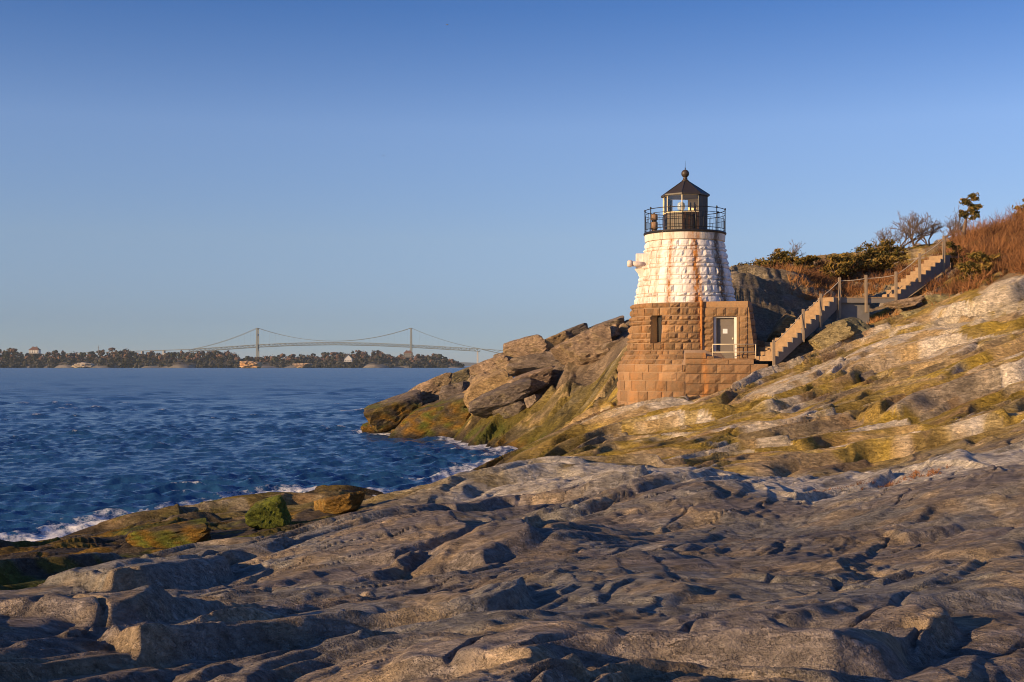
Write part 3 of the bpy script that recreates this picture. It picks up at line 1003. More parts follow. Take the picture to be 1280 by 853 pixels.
Z_PL, Z_SPL0, Z_SPL1, Z_BR, Z_CN = 1.6, zpy(456), zpy(438.5), zpy(381.3), zpy(303.5)
rad_up = lambda z: 2.43 + (1.85 - 2.43) * (z - Z_BR) / (Z_CN - Z_BR)
rad_lo = lambda z: 2.74 + (2.54 - 2.74) * (z - Z_SPL1) / (Z_BR - Z_SPL1)
rad_sp = lambda z: 3.20 + (2.80 - 3.20) * (z - Z_SPL0) / (Z_SPL1 - Z_SPL0)
rad_pl = lambda z: 3.29 - 0.02 * (z - Z_PL)
WIN = (math.radians(-36.5), math.radians(-24.5), zpy(432), zpy(393))
up = core('upper_wall', [(Z_BR, rad_up(Z_BR)), (Z_CN, rad_up(Z_CN))], M['white_mortar'])
nz = 11
ring_courses(up, 'stone', [Z_BR + (Z_CN - Z_BR) * (k + (.22 * math.sin(k * 2.3) if 0 < k < nz else 0)) / nz for k in range(nz + 1)], rad_up, M['white_stone'], 0.46, 0.024, 0.065, 3)
lo = core('lower_wall', [(Z_SPL1 - 0.1, rad_lo(Z_SPL1)), (Z_BR, rad_lo(Z_BR))], M['brown_mortar'], WIN)
nz = 8
ring_courses(lo, 'stone', [Z_SPL1 + (Z_BR - Z_SPL1) * (k + (.2 * math.sin(k * 1.9) if 0 < k < nz else 0)) / nz for k in range(nz + 1)], rad_lo, M['brown_stone'], 0.44, 0.030, 0.090, 4, [WIN, (math.radians(17), math.radians(66), 0, 7.99)])
pl = core('plinth', [(Z_PL, rad_pl(Z_PL)), (Z_SPL0, rad_pl(Z_SPL0)), (Z_SPL0 + 0.02, rad_sp(Z_SPL0)), (Z_SPL1, rad_sp(Z_SPL1))], M['brown_mortar'])
ring_courses(pl, 'stone', [Z_SPL0 + (Z_SPL1 - Z_SPL0) * k / 3 for k in range(4)], rad_sp, M['brown_stone'], 0.40, 0.026, 0.08, 5, [(math.radians(-1), math.radians(80), 0, 9)])
zs = [Z_PL, 2.3, 2.95, 3.45, 3.98, 4.50, 4.92, Z_SPL0]
ring_courses(pl, 'stone', [Z_PL, 2.2, 2.72, 3.25, 3.78, 4.28, 4.68, Z_SPL0], rad_pl, M['plinth_stone'], 0.72, 0.026, 0.060, 6, [(math.radians(1), math.radians(85), 0, 9)])

# slit window in the lower wall: deep reveal, sill, dark pane
win = empty('window', (0, 0, 0), 0, lighthouse)
t0, t1, h0, h1 = WIN
def wq(name, pts, mat, par=None, thick=None):
    m = MB(); m.add(pts, [(0, 1, 2, 3)]); return m.build(name, mat, par or win)
ro = lambda z: rad_lo(z) + 0.035
tm0, tm1, ri = t0 + 0.02, t1 - 0.075, 2.25
wq('reveal', [wall_point(ro(h0), t0, h0), wall_point(ri, tm0, h0), wall_point(ri, tm0, h1), wall_point(ro(h1), t0, h1)], M['brown_stone'])
wq('reveal', [wall_point(ri, tm1, h0), wall_point(ro(h0), t1, h0), wall_point(ro(h1), t1, h1), wall_point(ri, tm1, h1)], M['white_trim'])  # right reveal coloured white for the sun on it, the stone here is brown
wq('lintel', [wall_point(ri, tm0, h1), wall_point(ri, tm1, h1), wall_point(ro(h1), t1, h1), wall_point(ro(h1), t0, h1)], M['brown_stone'])
wq('sill', [wall_point(ro(h0) + .02, t0, h0 - .02), wall_point(ro(h0) + .02, t1, h0 - .02), wall_point(ri, tm1, h0 + .12), wall_point(ri, tm0, h0 + .12)], M['plinth_stone'])
wq('pane', [wall_point(ri + .003, tm0, h0), wall_point(ri + .003, tm1, h0), wall_point(ri + .003, tm1, h1), wall_point(ri + .003, tm0, h1)], M['dark_void'])

# porch with the door
pa, pb = Vector((0.86, -2.50, 0)), math.radians(10)
tx, ny_ = Vector((math.cos(pb), -math.sin(pb), 0)), Vector((-math.sin(pb), -math.cos(pb), 0))
PW, PZ0, PZ1 = 2.06, 5.30, zpy(380.3)


def flat_stone(parent, origin, tdir, ndir, a, b, z0, z1, mat, r, bulge=0.05, gap=0.022, depth=0.12, name='stone', batter=0.0, zb=0.0):
    S = lambda u, v: origin + tdir * (a + gap / 2 + (b - a - gap) * u) + Vector((0, 0, z0 + gap / 2 + (z1 - z0 - gap) * v)) + ndir * (0.03 - batter * (z0 + (z1 - z0) * v - zb))
    vv, ff = stone_mesh(S, lambda u, v: ndir, gap, bulge, depth, r)
    me = bpy.data.meshes.new(name)
    me.from_pydata([tuple(p) for p in vv], [], ff); me.materials.append(mat)
    return link(name, me, parent)


r = random.Random(21)
DO0, DO1, DOZ = 0.47, 1.56, zpy(397, 61.0)
m = MB()
def prism(m, a, b, y0, y1, z0, z1):
    """box in the porch's own frame: along the front a..b, outward distance y0..y1"""
    q8 = [pa + tx * x + ny_ * y + Vector((0, 0, z)) for z in (z0, z1) for (x, y) in ((a, y1), (b, y1), (b, y0), (a, y0))]
    m.hexa(q8)
prism(m, 0.0, DO0, -1.6, 0.0, PZ0, PZ1 - .01)
prism(m, DO1, PW, -1.6, 0.0, PZ0, PZ1 - .01)
prism(m, DO0, DO1, -1.6, 0.0, DOZ, PZ1 - .01)
prism(m, DO0, DO1, -1.6, -0.42, PZ0, DOZ)
porch = m.build('porch', M['brown_mortar'], lighthouse)
course = [PZ0 + (DOZ - PZ0) * k / 7 for k in range(8)]
for k in range(7):
    flat_stone(porch, pa, tx, ny_, 0.0, DO0 - (0.0 if k % 2 else .0), course[k], course[k + 1], M['brown_stone'], r, 0.075)
    if k % 3 == 1:
        flat_stone(porch, pa, tx, ny_, DO1 + .13, PW, course[k], course[k + 1], M['brown_stone'], r, 0.02)
    else:
        flat_stone(porch, pa, tx, ny_, DO1 + .13, PW, course[k], course[k + 1], M['brown_stone'], r, 0.055)
flat_stone(porch, pa, tx, ny_, DO1, DO1 + .13, PZ0, DOZ, M['plinth_stone'], r, 0.005)
zl = zpy(386, 61)
for (a, b) in ((0, .62), (.62, 1.05), (1.05, 1.62), (1.62, PW)):
    flat_stone(porch, pa, tx, ny_, a, b, DOZ, zl, M['brown_stone'], r, 0.065)
o = flat_stone(porch, pa, tx, ny_, -0.04, PW + .03, zl, PZ1, M['brown_stone'], r, 0.012, depth=0.9, name='coping')
# battered side wall, in shade
sd = -ny_
so = pa + tx * PW
for k in range(8):
    za, zb_ = PZ0 - .05 + (PZ1 - .1 - PZ0) * k / 8, PZ0 - .05 + (PZ1 - .1 - PZ0) * (k + 1) / 8
    x = 0.0
    while x < 1.55:
        w = r.uniform(.35, .65); w = 1.6 - x if x + w > 1.4 else w
        flat_stone(porch, so + tx * 0.34, sd, tx, x, x + w, za, zb_, M['brown_stone'], r, 0.03, batter=0.13, zb=PZ0 - .05, depth=.35)
        x += w

door = empty('door', pa + tx * ((DO0 + DO1) / 2) + Vector((0, 0, PZ0)), 0, lighthouse)
dl = -(pa + tx * ((DO0 + DO1) / 2) + Vector((0, 0, PZ0)))
def dbox(name, a, b, y0, y1, z0, z1, mat, bev=0.0, par=None):
    m = MB(); prism(m, a, b, y0, y1, z0, z1)
    m.v = [tuple(Vector(v) + dl) for v in m.v]
    return m.build(name, mat, par or door, bevel=bev)
dbox('door_leaf', DO0 + .10, DO1 - .13, -.36, -.31, PZ0, DOZ - .06, M['door_paint'])
dbox('frame', DO0, DO0 + .10, -.38, -.12, PZ0, DOZ - .002, M['white_trim'], .006)
dbox('frame', DO1 - .13, DO1 - .003, -.38, -.10, PZ0, DOZ - .002, M['white_trim'], .006)
dbox('frame', DO0 + .10, DO1 - .13, -.37, -.14, DOZ - .06, DOZ - .002, M['white_trim'])
dbox('notice', DO0 + .40, DO0 + .62, -.309, -.303, 6.50, 6.72, plain('paper_notice', (0.62, 0.63, 0.68), 0.6, 0.15))
for z in (5.45, 6.1, 6.85):
    dbox('panel', DO0 + .20, DO1 - .25, -.309, -.300, z + .02, z + .02 + (.5 if z < 6.7 else .3), M['door_paint']) if z != 6.1 else None
dbox('handle', DO1 - .25, DO1 - .19, -.31, -.24, 6.22, 6.30, M['steel_rail'])
# rusty rainwater pipe where porch and tower meet
m = MB()
p0 = pa + tx * (-0.06) + ny_ * 0.14
m.tube([p0 + Vector((0, 0, z)) for z in (5.45, 6.2, 7.0, 7.7, PZ1 + .02)], 0.05, 8)
m.tube([p0 + Vector((0, 0, PZ1 - .25)), p0 + Vector((0, 0, PZ1 + .03))], 0.085, 8)
for z in (5.9, 6.7, 7.4): m.tube([p0 + Vector((0, 0, z)), p0 + Vector((0, 0, z + .05))], 0.065, 8)
m.build('rain_pipe', M['rust_pipe'], lighthouse, True)

# terrace in front of the door
ty = -3.32
m = MB()
m.box(0.05, 3.80, ty + .1, 0.6, 1.8, 4.99)
m.box(0.05, 3.16, ty + .1, 0.6, 4.99, 5.29)
terr = m.build('terrace', M['brown_mortar'], lighthouse)
org, tX, nX = Vector((0, ty + .07, 0)), Vector((1, 0, 0)), Vector((0, -1, 0))
def wall_run(z0, z1, x0, x1, widths, bul):
    x = x0; i = 0
    while x < x1 - .02:
        w = widths[i % len(widths)] * r.uniform(.9, 1.1); i += 1
        if x + w > x1 - .25: w = x1 - x
        flat_stone(terr, org, tX, nX, x, x + w, z0, z1, M['plinth_stone'], r, bul, 0.02, depth=0.3)
        x += w
wall_run(5.32, 5.60, 0.02, 0.98, [0.96], .02)
wall_run(5.05, 5.32, 0.02, 0.98, [0.96], .03)
wall_run(5.05, 5.32, 0.98, 3.16, [1.05, 1.1], .025)
wall_run(5.32, 5.43, 1.0, 1.35, [0.35], .012)
wall_run(4.62, 5.05, 0.02, 3.82, [.80, .66, .75, .80], .06)
wall_run(4.15, 4.62, 0.02, 3.82, [.65, .9, .8], .06)
wall_run(3.65, 4.15, 0.02, 3.82, [.8, .6, .95], .06)
wall_run(3.10, 3.65, 0.02, 3.82, [.8, .9, .7], .04)
wall_run(2.50, 3.10, 0.02, 3.82, [.9, .9, .7], .04)
# paving, each slab
for (a, b) in ((1.0, 1.7), (1.7, 2.45), (2.45, 3.16)):
    for (c0, c1) in ((ty + .02, ty + .75), (ty + .75, ty + 1.5)):
        m = MB(); m.box(a + .01, b - .01, c0 + .01, c1 - .01, 5.25, 5.325); m.build('paving_slab', M['plinth_stone'], terr, bevel=.012)
m = MB(); m.box(0.03, 0.97, ty + .1, ty + .9, 5.30, 5.57); m.build('paving_slab', M['plinth_stone'], terr, bevel=.012)
m = MB(); m.box(3.18, 3.80, ty + .05, ty + 1.6, 4.95, 5.06); m.build('paving_slab', M['plinth_stone'], terr, bevel=.012)
rail = empty('terrace_railing', (1.29, ty + .12, 5.32), 0, lighthouse)
RZ = 0.66
for x in (0, .98, 1.96):
    m = MB(); m.tube([(x, 0, 0), (x, 0, RZ)], .022, 8); m.build('post', M['steel_rail'], rail, True)
for z in (RZ, RZ * .45):
    m = MB(); m.tube([(0, 0, z), (1.96, 0, z)], .020, 8); m.build('rail', M['steel_rail'], rail, True)
m = MB(); m.tube([(1.96, 0, RZ), (1.96, 1.1, RZ)], .020, 8); m.build('rail', M['steel_rail'], rail, True)

# cornice and gallery
m = MB(); m.lathe([(1.87, Z_CN - .03), (1.88, Z_CN + .03), (1.93, Z_CN + .08), (1.95, zpy(294.6)), (1.5, zpy(294.4))], 64)
corn = m.build('cornice', M['white_mortar'], lighthouse, False)
rc = random.Random(9)
n = 22
for k in range(n):
    a0, a1 = -math.pi + 2 * math.pi * k / n, -math.pi + 2 * math.pi * (k + 1) / n
    zc0, zc1 = Z_CN + .02, zpy(294.8)
    S = lambda u, v: wall_point(1.945 + .02 * v, a0 + .004 + (a1 - a0 - .008) * u, zc0 + (zc1 - zc0) * v)
    N = lambda u, v: Vector((math.sin(a0 + (a1 - a0) * u), -math.cos(a0 + (a1 - a0) * u), 0))
    vv, ff = stone_mesh(S, N, .006, .006, .12, rc)
    me = bpy.data.meshes.new('stone'); me.from_pydata([tuple(p) for p in vv], [], ff); me.materials.append(M['white_cornice'])
    link('stone', me, corn)
ZD = zpy(291.6)
m = MB(); m.lathe([(1.9, zpy(294.7)), (2.0, zpy(294.5)), (2.02, zpy(293)), (2.0, ZD), (0.3, ZD + .005)], 64)
m.build('gallery_deck', M['black_iron'], lighthouse)
grail = empty('gallery_railing', (0, 0, ZD), 0, lighthouse)
GR, GH = 1.95, zpy(264) - ZD
ang = lambda px: math.asin(max(-1, min(1, (px - 856.5) / LS / GR)))
for k in range(10):
    th = 2 * math.pi * (k + .42) / 10
    m = MB(); x, y, _ = wall_point(GR, th, 0)
    m.tube([(x, y, 0), (x, y, GH)], .026, 6)
    m.tube([(x, y, GH - .01), (x, y, GH + .03), (x, y, GH + .075), (x, y, GH + .10)], [.03, .05, .04, .01], 6)
    m.build('post', M['black_iron'], grail, True)
for z, rr_ in ((GH, .020), (GH * .80, .014), (GH * .56, .012), (GH * .12, .018)):
    m = MB(); m.tube([wall_point(GR, 2 * math.pi * k / 60, z) for k in range(61)], rr_, 5, False); m.build('rail', M['black_iron'], grail, True)
for k in range(60):
    if k % 6 == 0: continue
    th = 2 * math.pi * (k / 6 + .42) / 10
    m = MB(); x, y, _ = wall_point(GR, th, 0); m.tube([(x, y, GH * .12), (x, y, GH * (.80 if k % 2 else .56))], .009, 4); m.build('baluster', M['black_iron'], grail)

# lantern: eight sides
LR, LA = 1.075, math.radians(-8)
ZG0, ZG1, ZE, ZN = zpy(267.4), zpy(246.2), zpy(244.6), zpy(226.5)
lc = lambda k, z, r_=LR: Vector((r_ * math.sin(LA + k * math.pi / 4) + .02, -r_ * math.cos(LA + k * math.pi / 4), z))
lw = empty('lantern_wall', (0, 0, 0), 0, lighthouse)
for k in range(8):
    solid = k in (1, 2, 3)           # sides without glass, on the landward side
    z1 = ZG1 + .05 if solid else ZG0
    m = MB()
    m.hexa([lc(k, ZD, LR), lc(k + 1, ZD, LR), lc(k + 1, ZD, LR - .05), lc(k, ZD, LR - .05), lc(k, z1, LR), lc(k + 1, z1, LR), lc(k + 1, z1, LR - .05), lc(k, z1, LR - .05)])
    m.build('wall_panel', M['rusty_black'], lw)
    # boards, each its own
    a, b = lc(k, 0), lc(k + 1, 0)
    outn = ((a + b) / 2); outn.z = 0; outn.normalize()
    nb = 8
    for i in range(nb):
        p, q_ = a.lerp(b, (i + .08) / nb), a.lerp(b, (i + .92) / nb)
        m = MB(); e = outn * .014
        m.hexa([p + e + Vector((0, 0, ZD + .02)), q_ + e + Vector((0, 0, ZD + .02)), q_ - e + Vector((0, 0, ZD + .02)), p - e + Vector((0, 0, ZD + .02)),
                p + e + Vector((0, 0, z1 - .03)), q_ + e + Vector((0, 0, z1 - .03)), q_ - e + Vector((0, 0, z1 - .03)), p - e + Vector((0, 0, z1 - .03))])
        m.build('board', M['rusty_black'], lw)
    if solid:
        m = MB(); m.hexa([lc(k, ZG0, LR - .056), lc(k + 1, ZG0, LR - .056), lc(k + 1, ZG0, LR - .07), lc(k, ZG0, LR - .07), lc(k, ZG1, LR - .056), lc(k + 1, ZG1, LR - .056), lc(k + 1, ZG1, LR - .07), lc(k, ZG1, LR - .07)])
        m.build('lining', M['cream'], lw)
lg = empty('lantern_glazing', (0, 0, 0), 0, lighthouse)
for k in range(8):
    m = MB(); m.tube([lc(k, ZG0 - .02), lc(k, ZG1 + .06)], .028, 6); m.build('mullion', M['black_iron'] if k in (1, 2, 3, 4) else M['cream'], lg)
    if k in (1, 2, 3): continue
    m = MB(); m.hexa([lc(k, ZG0, LR - .01), lc(k + 1, ZG0, LR - .01), lc(k + 1, ZG0, LR - .018), lc(k, ZG0, LR - .018), lc(k, ZG1, LR - .01), lc(k + 1, ZG1, LR - .01), lc(k + 1, ZG1, LR - .018), lc(k, ZG1, LR - .018)])
    m.build('pane', M['glass'], lg)
    for z in (ZG0, ZG1):
        m = MB(); m.tube([lc(k, z), lc(k + 1, z)], .024, 6); m.build('glazing_bar', M['cream'], lg)
m = MB(); m.lathe([(.95, ZG0 - .06), (.95, ZG0 - .03)], 24); m.build('lantern_floor', M['cream'], lighthouse)
lp = empty('lamp', (-.18, .05, ZG0 - .03), 0, lighthouse)
m = MB(); m.lathe([(.10, 0), (.12, .05), (.07, .10), (.07, .2)], 16); m.build('pedestal', M['black_iron'], lp, True)
m = MB(); m.lathe([(.10, .2), (.17, .26), (.19, .40), (.17, .54), (.10, .60)], 20); m.build('lens', plain('lens_glass', (.45, .55, .62), .1, .2), lp, True)
m = MB(); m.box(.42, .50, .30, .36, -.0, .62); m.box(.62, .70, .30, .36, 0, .62); m.build('instrument_rack', M['rusty_black'], lp)
m = MB()
for (rr_, z) in ((1.20, ZE - .07), (1.20, ZE), (.70, ZE + (ZN - ZE) * .47), (.14, ZN)):
    for k in range(8): m.v.append(tuple(lc(k, z, rr_)))
for j in range(3):
    for k in range(8): m.f.append((j * 8 + k, j * 8 + (k + 1) % 8, j * 8 + 8 + (k + 1) % 8, j * 8 + 8 + k))
m.f.append(tuple(range(7, -1, -1))); m.f.append(tuple(range(24, 32)))
roof = m.build('lantern_roof', plain('dark_roof', (0.040, 0.032, 0.027), .5, .4, 4), lighthouse)
for k in range(8):
    m = MB(); m.tube([lc(k, ZE, 1.19), lc(k, ZE + (ZN - ZE) * .47, .70), lc(k, ZN, .14)], .018, 5); m.build('roof_rib', M['black_iron'], roof)
m = MB()
zb0 = zpy(217.3)
prof = [(.15, ZN - .02), (.17, ZN + .03), (.12, ZN + .06), (.10, ZN + .12), (.13, ZN + .15), (.08, zb0 - .19)] + [(.195 * math.sin(a), zb0 - .195 * math.cos(a)) for a in [math.radians(d) for d in range(25, 176, 15)]] + [(.03, zb0 + .22), (.018, zb0 + .30)]
m.lathe(prof, 20, (.02, 0)); m.build('ball_finial', plain('finial_iron', (.05, .036, .028), .5, .3), roof, True)
m = MB(); m.tube([(.02, 0, zb0 + .25), (.02, 0, zpy(201))], [.012, .005], 5); m.build('lightning_rod', M['black_iron'], roof)

# fog signal on the gallery, left
fx, fy, _ = wall_point(1.72, math.asin((818.5 - 856) / LS / 1.72), 0)
fs = empty('fog_signal', (fx, fy, ZD), 0, lighthouse)
fm = plain('fog_signal_paint', (.33, .20, .11), .55, .3)
m = MB(); m.lathe([(.13, 0), (.13, .10), (.17, .12), (.17, .44), (.15, .46)], 20); m.build('lower_drum', fm, fs, True)
m = MB(); m.lathe([(.12, .46), (.12, .55)], 16); m.build('waist', M['black_iron'], fs, True)
m = MB(); m.lathe([(.15, .55), (.17, .57), (.17, .80), (.14, .85), (.04, .87)], 20); m.build('upper_drum', fm, fs, True)
# white stone bracket of the old fog bell on the seaward side
br_ = empty('bell_bracket', (-2.05, -0.22, zpy(331)), 0, lighthouse)
br_.scale = (1.3, 1.3, 1.15)
zz = lambda py: zpy(py) - zpy(331)
m = MB(); m.hexa([(-.24, -.55, zz(336)), (.12, -.55, zz(336)), (.12, -.22, zz(336)), (-.24, -.22, zz(336)), (-.24, -.55, zz(320)), (.12, -.55, zz(320)), (.12, -.22, zz(320)), (-.24, -.22, zz(320))]); m.build('corbel', M['white_stone'], br_, bevel=.03)
m = MB(); m.hexa([(-.02, -.62, zz(337)), (.30, -.72, zz(337)), (.42, -.30, zz(337)), (.10, -.20, zz(337)), (.02, -.62, zz(320)), (.36, -.72, zz(321)), (.42, -.30, zz(321)), (.10, -.20, zz(320))]); m.build('corbel', M['white_stone'], br_, bevel=.03)
m = MB(); m.hexa([(-.02, -.5, zz(347)), (.2, -.5, zz(349)), (.2, -.25, zz(349)), (-.02, -.25, zz(347)), (-.30, -.55, zz(336.2)), (.15, -.55, zz(336.2)), (.15, -.22, zz(336.2)), (-.30, -.22, zz(336.2))]); m.build('corbel', M['white_cornice'], br_, bevel=.03)
m = MB(); m.tube([(.1, -.58, zz(332)), (-.20, -.60, zz(331.6)), (-.42, -.62, zz(331.2))], .11, 12); m.build('beam', M['white_stone'], br_, True)
m = MB(); m.tube([(-.36, -.618, zz(331.3)), (-.40, -.62, zz(331.2)), (-.50, -.622, zz(331.2)), (-.55, -.622, zz(331.2))], [.10, .15, .15, .11], 14); m.build('beam_cap', M['white_stone'], br_, True)

# ------------------------------------------------------------------ stairs up the hill
M['step'] = plain('weathered_step', (0.31, 0.21, 0.12), 0.85, 0.5, 5.0, bump=.015)
M['stringer'] = plain('grey_stringer', (0.20, 0.185, 0.17), 0.85, 0.3, 5.0)
M['post'] = plain('grey_timber_post', (0.25, 0.195, 0.14), 0.85, 0.3, 9.0)
M['rope'] = plain('pale_rope', (0.55, 0.48, 0.38), 0.9, 0.2, 20.0)
M['concrete'] = plain('concrete_pier', (0.19, 0.185, 0.18), 0.9, 0.35, 3.0)
s0 = P(966, 452, 58.6)
stairs = empty('staircase', (s0.x, s0.y, 0))
tag(stairs, 'outdoor staircase with timber posts and rope climbing the hill right of the lighthouse', 'staircase')
rs = random.Random(4)


def flight(start, az, n, run, rise, width, flare=0, f_amt=0.0):
    """start: near-side foot; az: heading from +X towards +Y"""
    u = Vector((math.cos(az), math.sin(az), 0)); w = Vector((-math.sin(az), math.cos(az), 0))
    me0 = None
    for k in range(n):
        wd = width + f_amt * max(0, flare - k)
        m = MB()
        a = u * (k * run); b = u * ((k + 1) * run + .03)
        z0, z1 = start.z + k * rise - .02, start.z + (k + 1) * rise
        org_ = start - Vector((s0.x, s0.y, 0))
        j = rs.uniform(-.012, .012)
        c = [org_ + a, org_ + b, org_ + b + w * wd, org_ + a + w * (wd + j)]
        m.hexa([(p.x, p.y, z0) for p in c] + [(p.x, p.y, z1 + j) for p in c])
        m.build('step', M['step'], stairs, bevel=.012)
    # stringer under the near side
    m = MB()
    org_ = start - Vector((s0.x, s0.y, 0))
    e = -w * .055
    L = u * (n * run)
    zt = start.z + n * rise
    pr = [(0, start.z - .35), (n * run, zt - .55), (n * run, zt - .02)]
    for k in range(n - 1, -1, -1):
        pr += [(k * run, start.z + (k + 1) * rise - .03), (k * run, start.z + k * rise - .03)]
    vv = []
    for s_ in (0, 1):
        for (x, z) in pr:
            p = org_ + u * x + (e if s_ == 0 else Vector((0, 0, 0))); vv.append((p.x, p.y, z))
    npr = len(pr)
    m.v = vv
    m.f = [tuple(range(npr)), tuple(range(2 * npr - 1, npr - 1, -1))] + [((i + 1) % npr, i, i + npr, (i + 1) % npr + npr) for i in range(npr)]
    m.build('stringer', M['stringer'], stairs)
    return start + L + Vector((0, 0, n * rise))


az1 = math.radians(36)
n1 = 14
dx1 = P(1047, 0, 61.2).x - s0.x
top1 = flight(Vector((s0.x, s0.y, zpy(451, 58.6))), az1, n1, dx1 / math.cos(az1) / n1, (zpy(371.5, 61.2) - zpy(451, 58.6)) / n1, 0.95, 5, 0.22)
# landing
az2 = math.radians(6)
u2, w2_ = Vector((math.cos(az2), math.sin(az2), 0)), Vector((-math.sin(az2), math.cos(az2), 0))
LL = (P(1121, 0, 61.6).x - top1.x) / math.cos(az2)
o_ = top1 - Vector((s0.x, s0.y, 0))
nb = 9
for k in range(nb):
    m = MB(); a, b = u2 * (LL * k / nb + .004), u2 * (LL * (k + 1) / nb - .004)
    c = [o_ + a - w2_ * .06, o_ + b - w2_ * .06, o_ + b + w2_ * 1.15, o_ + a + w2_ * 1.15]
    m.hexa([(p.x, p.y, top1.z - .05) for p in c] + [(p.x, p.y, top1.z + .012) for p in c]); m.build('landing_board', M['step'], stairs)
m = MB(); c = [o_ - w2_ * .05, o_ + u2 * LL - w2_ * .05, o_ + u2 * LL + w2_ * .03, o_ + w2_ * .03]
m.hexa([(p.x, p.y, top1.z - .27) for p in c] + [(p.x, p.y, top1.z - .055) for p in c]); m.build('landing_beam', M['stringer'], stairs)
m = MB(); c = [o_ + w2_ * .12, o_ + u2 * (LL * .55) + w2_ * .12, o_ + u2 * (LL * .55) + w2_ * .9, o_ + w2_ * .9]
m.hexa([(p.x, p.y, 5.6) for p in c] + [(p.x, p.y, top1.z - .06) for p in c]); m.build('concrete_pier', M['concrete'], stairs)
az3 = math.radians(30)
s3 = top1 + u2 * LL
n3 = 11
top3 = flight(s3, az3, n3, (P(1186, 0, 63.4).x - s3.x) / math.cos(az3) / n3, (zpy(319.5, 63.4) - s3.z) / n3, 1.0)
m = MB(); o3 = top3 - Vector((s0.x, s0.y, 0)); u3 = Vector((math.cos(az3), math.sin(az3), 0)); w3 = Vector((-math.sin(az3), math.cos(az3), 0))
c = [o3 - w3 * .05, o3 + u3 * 1.0 - w3 * .05, o3 + u3 * 1.0 + w3 * 1.1, o3 + w3 * 1.1]
m.hexa([(p.x, p.y, top3.z - .12) for p in c] + [(p.x, p.y, top3.z + .01) for p in c]); m.build('upper_landing', M['step'], stairs)
# posts with a rope, on the near edge
posts = [(967.5, 425, 458, 58.5), (1004, 386.5, 424, 59.7), (1026, 367.3, 406, 60.4), (1049.5, 347, 394, 61.1), (1082.8, 344, 387, 61.3), (1120, 339.7, 378, 61.5), (1149.7, 316.8, 349, 62.2), (1179.6, 294.8, 338, 63.1)]
tops = []
for (px, pt, pb_, d) in posts:
    a, b = P(px, pb_ + 4, d) - Vector((s0.x, s0.y, 0)), P(px, pt, d) - Vector((s0.x, s0.y, 0))
    m = MB(); h = .062
    lean = rs.uniform(-.02, .02)
    m.hexa([(a.x + sx_ * h, a.y + sy_ * h, a.z) for (sx_, sy_) in ((-1, -1), (1, -1), (1, 1), (-1, 1))] + [(b.x + sx_ * h + lean, b.y + sy_ * h, b.z) for (sx_, sy_) in ((-1, -1), (1, -1), (1, 1), (-1, 1))])
    m.build('post', M['post'], stairs, bevel=.012)
    tops.append(Vector((b.x + lean, b.y, b.z - .16)))
for a, b in zip(tops[:-1], tops[1:]):
    m = MB(); L = (b - a).length
    m.tube([a.lerp(b, k / 10) - Vector((0, 0, .12 * L * .5 * 4 * (k / 10) * (1 - k / 10) * .45)) for k in range(11)], .018, 5); m.build('rope', M['rope'], stairs, True)
#==PART3==
# ------------------------------------------------------------------ boulders
_bm = bmesh.new(); bmesh.ops.create_icosphere(_bm, subdivisions=4, radius=1.0)
ICO_V = np.array([v.co[:] for v in _bm.verts]); ICO_F = np.array([[v.index for v in f.verts] for f in _bm.faces]); _bm.free()


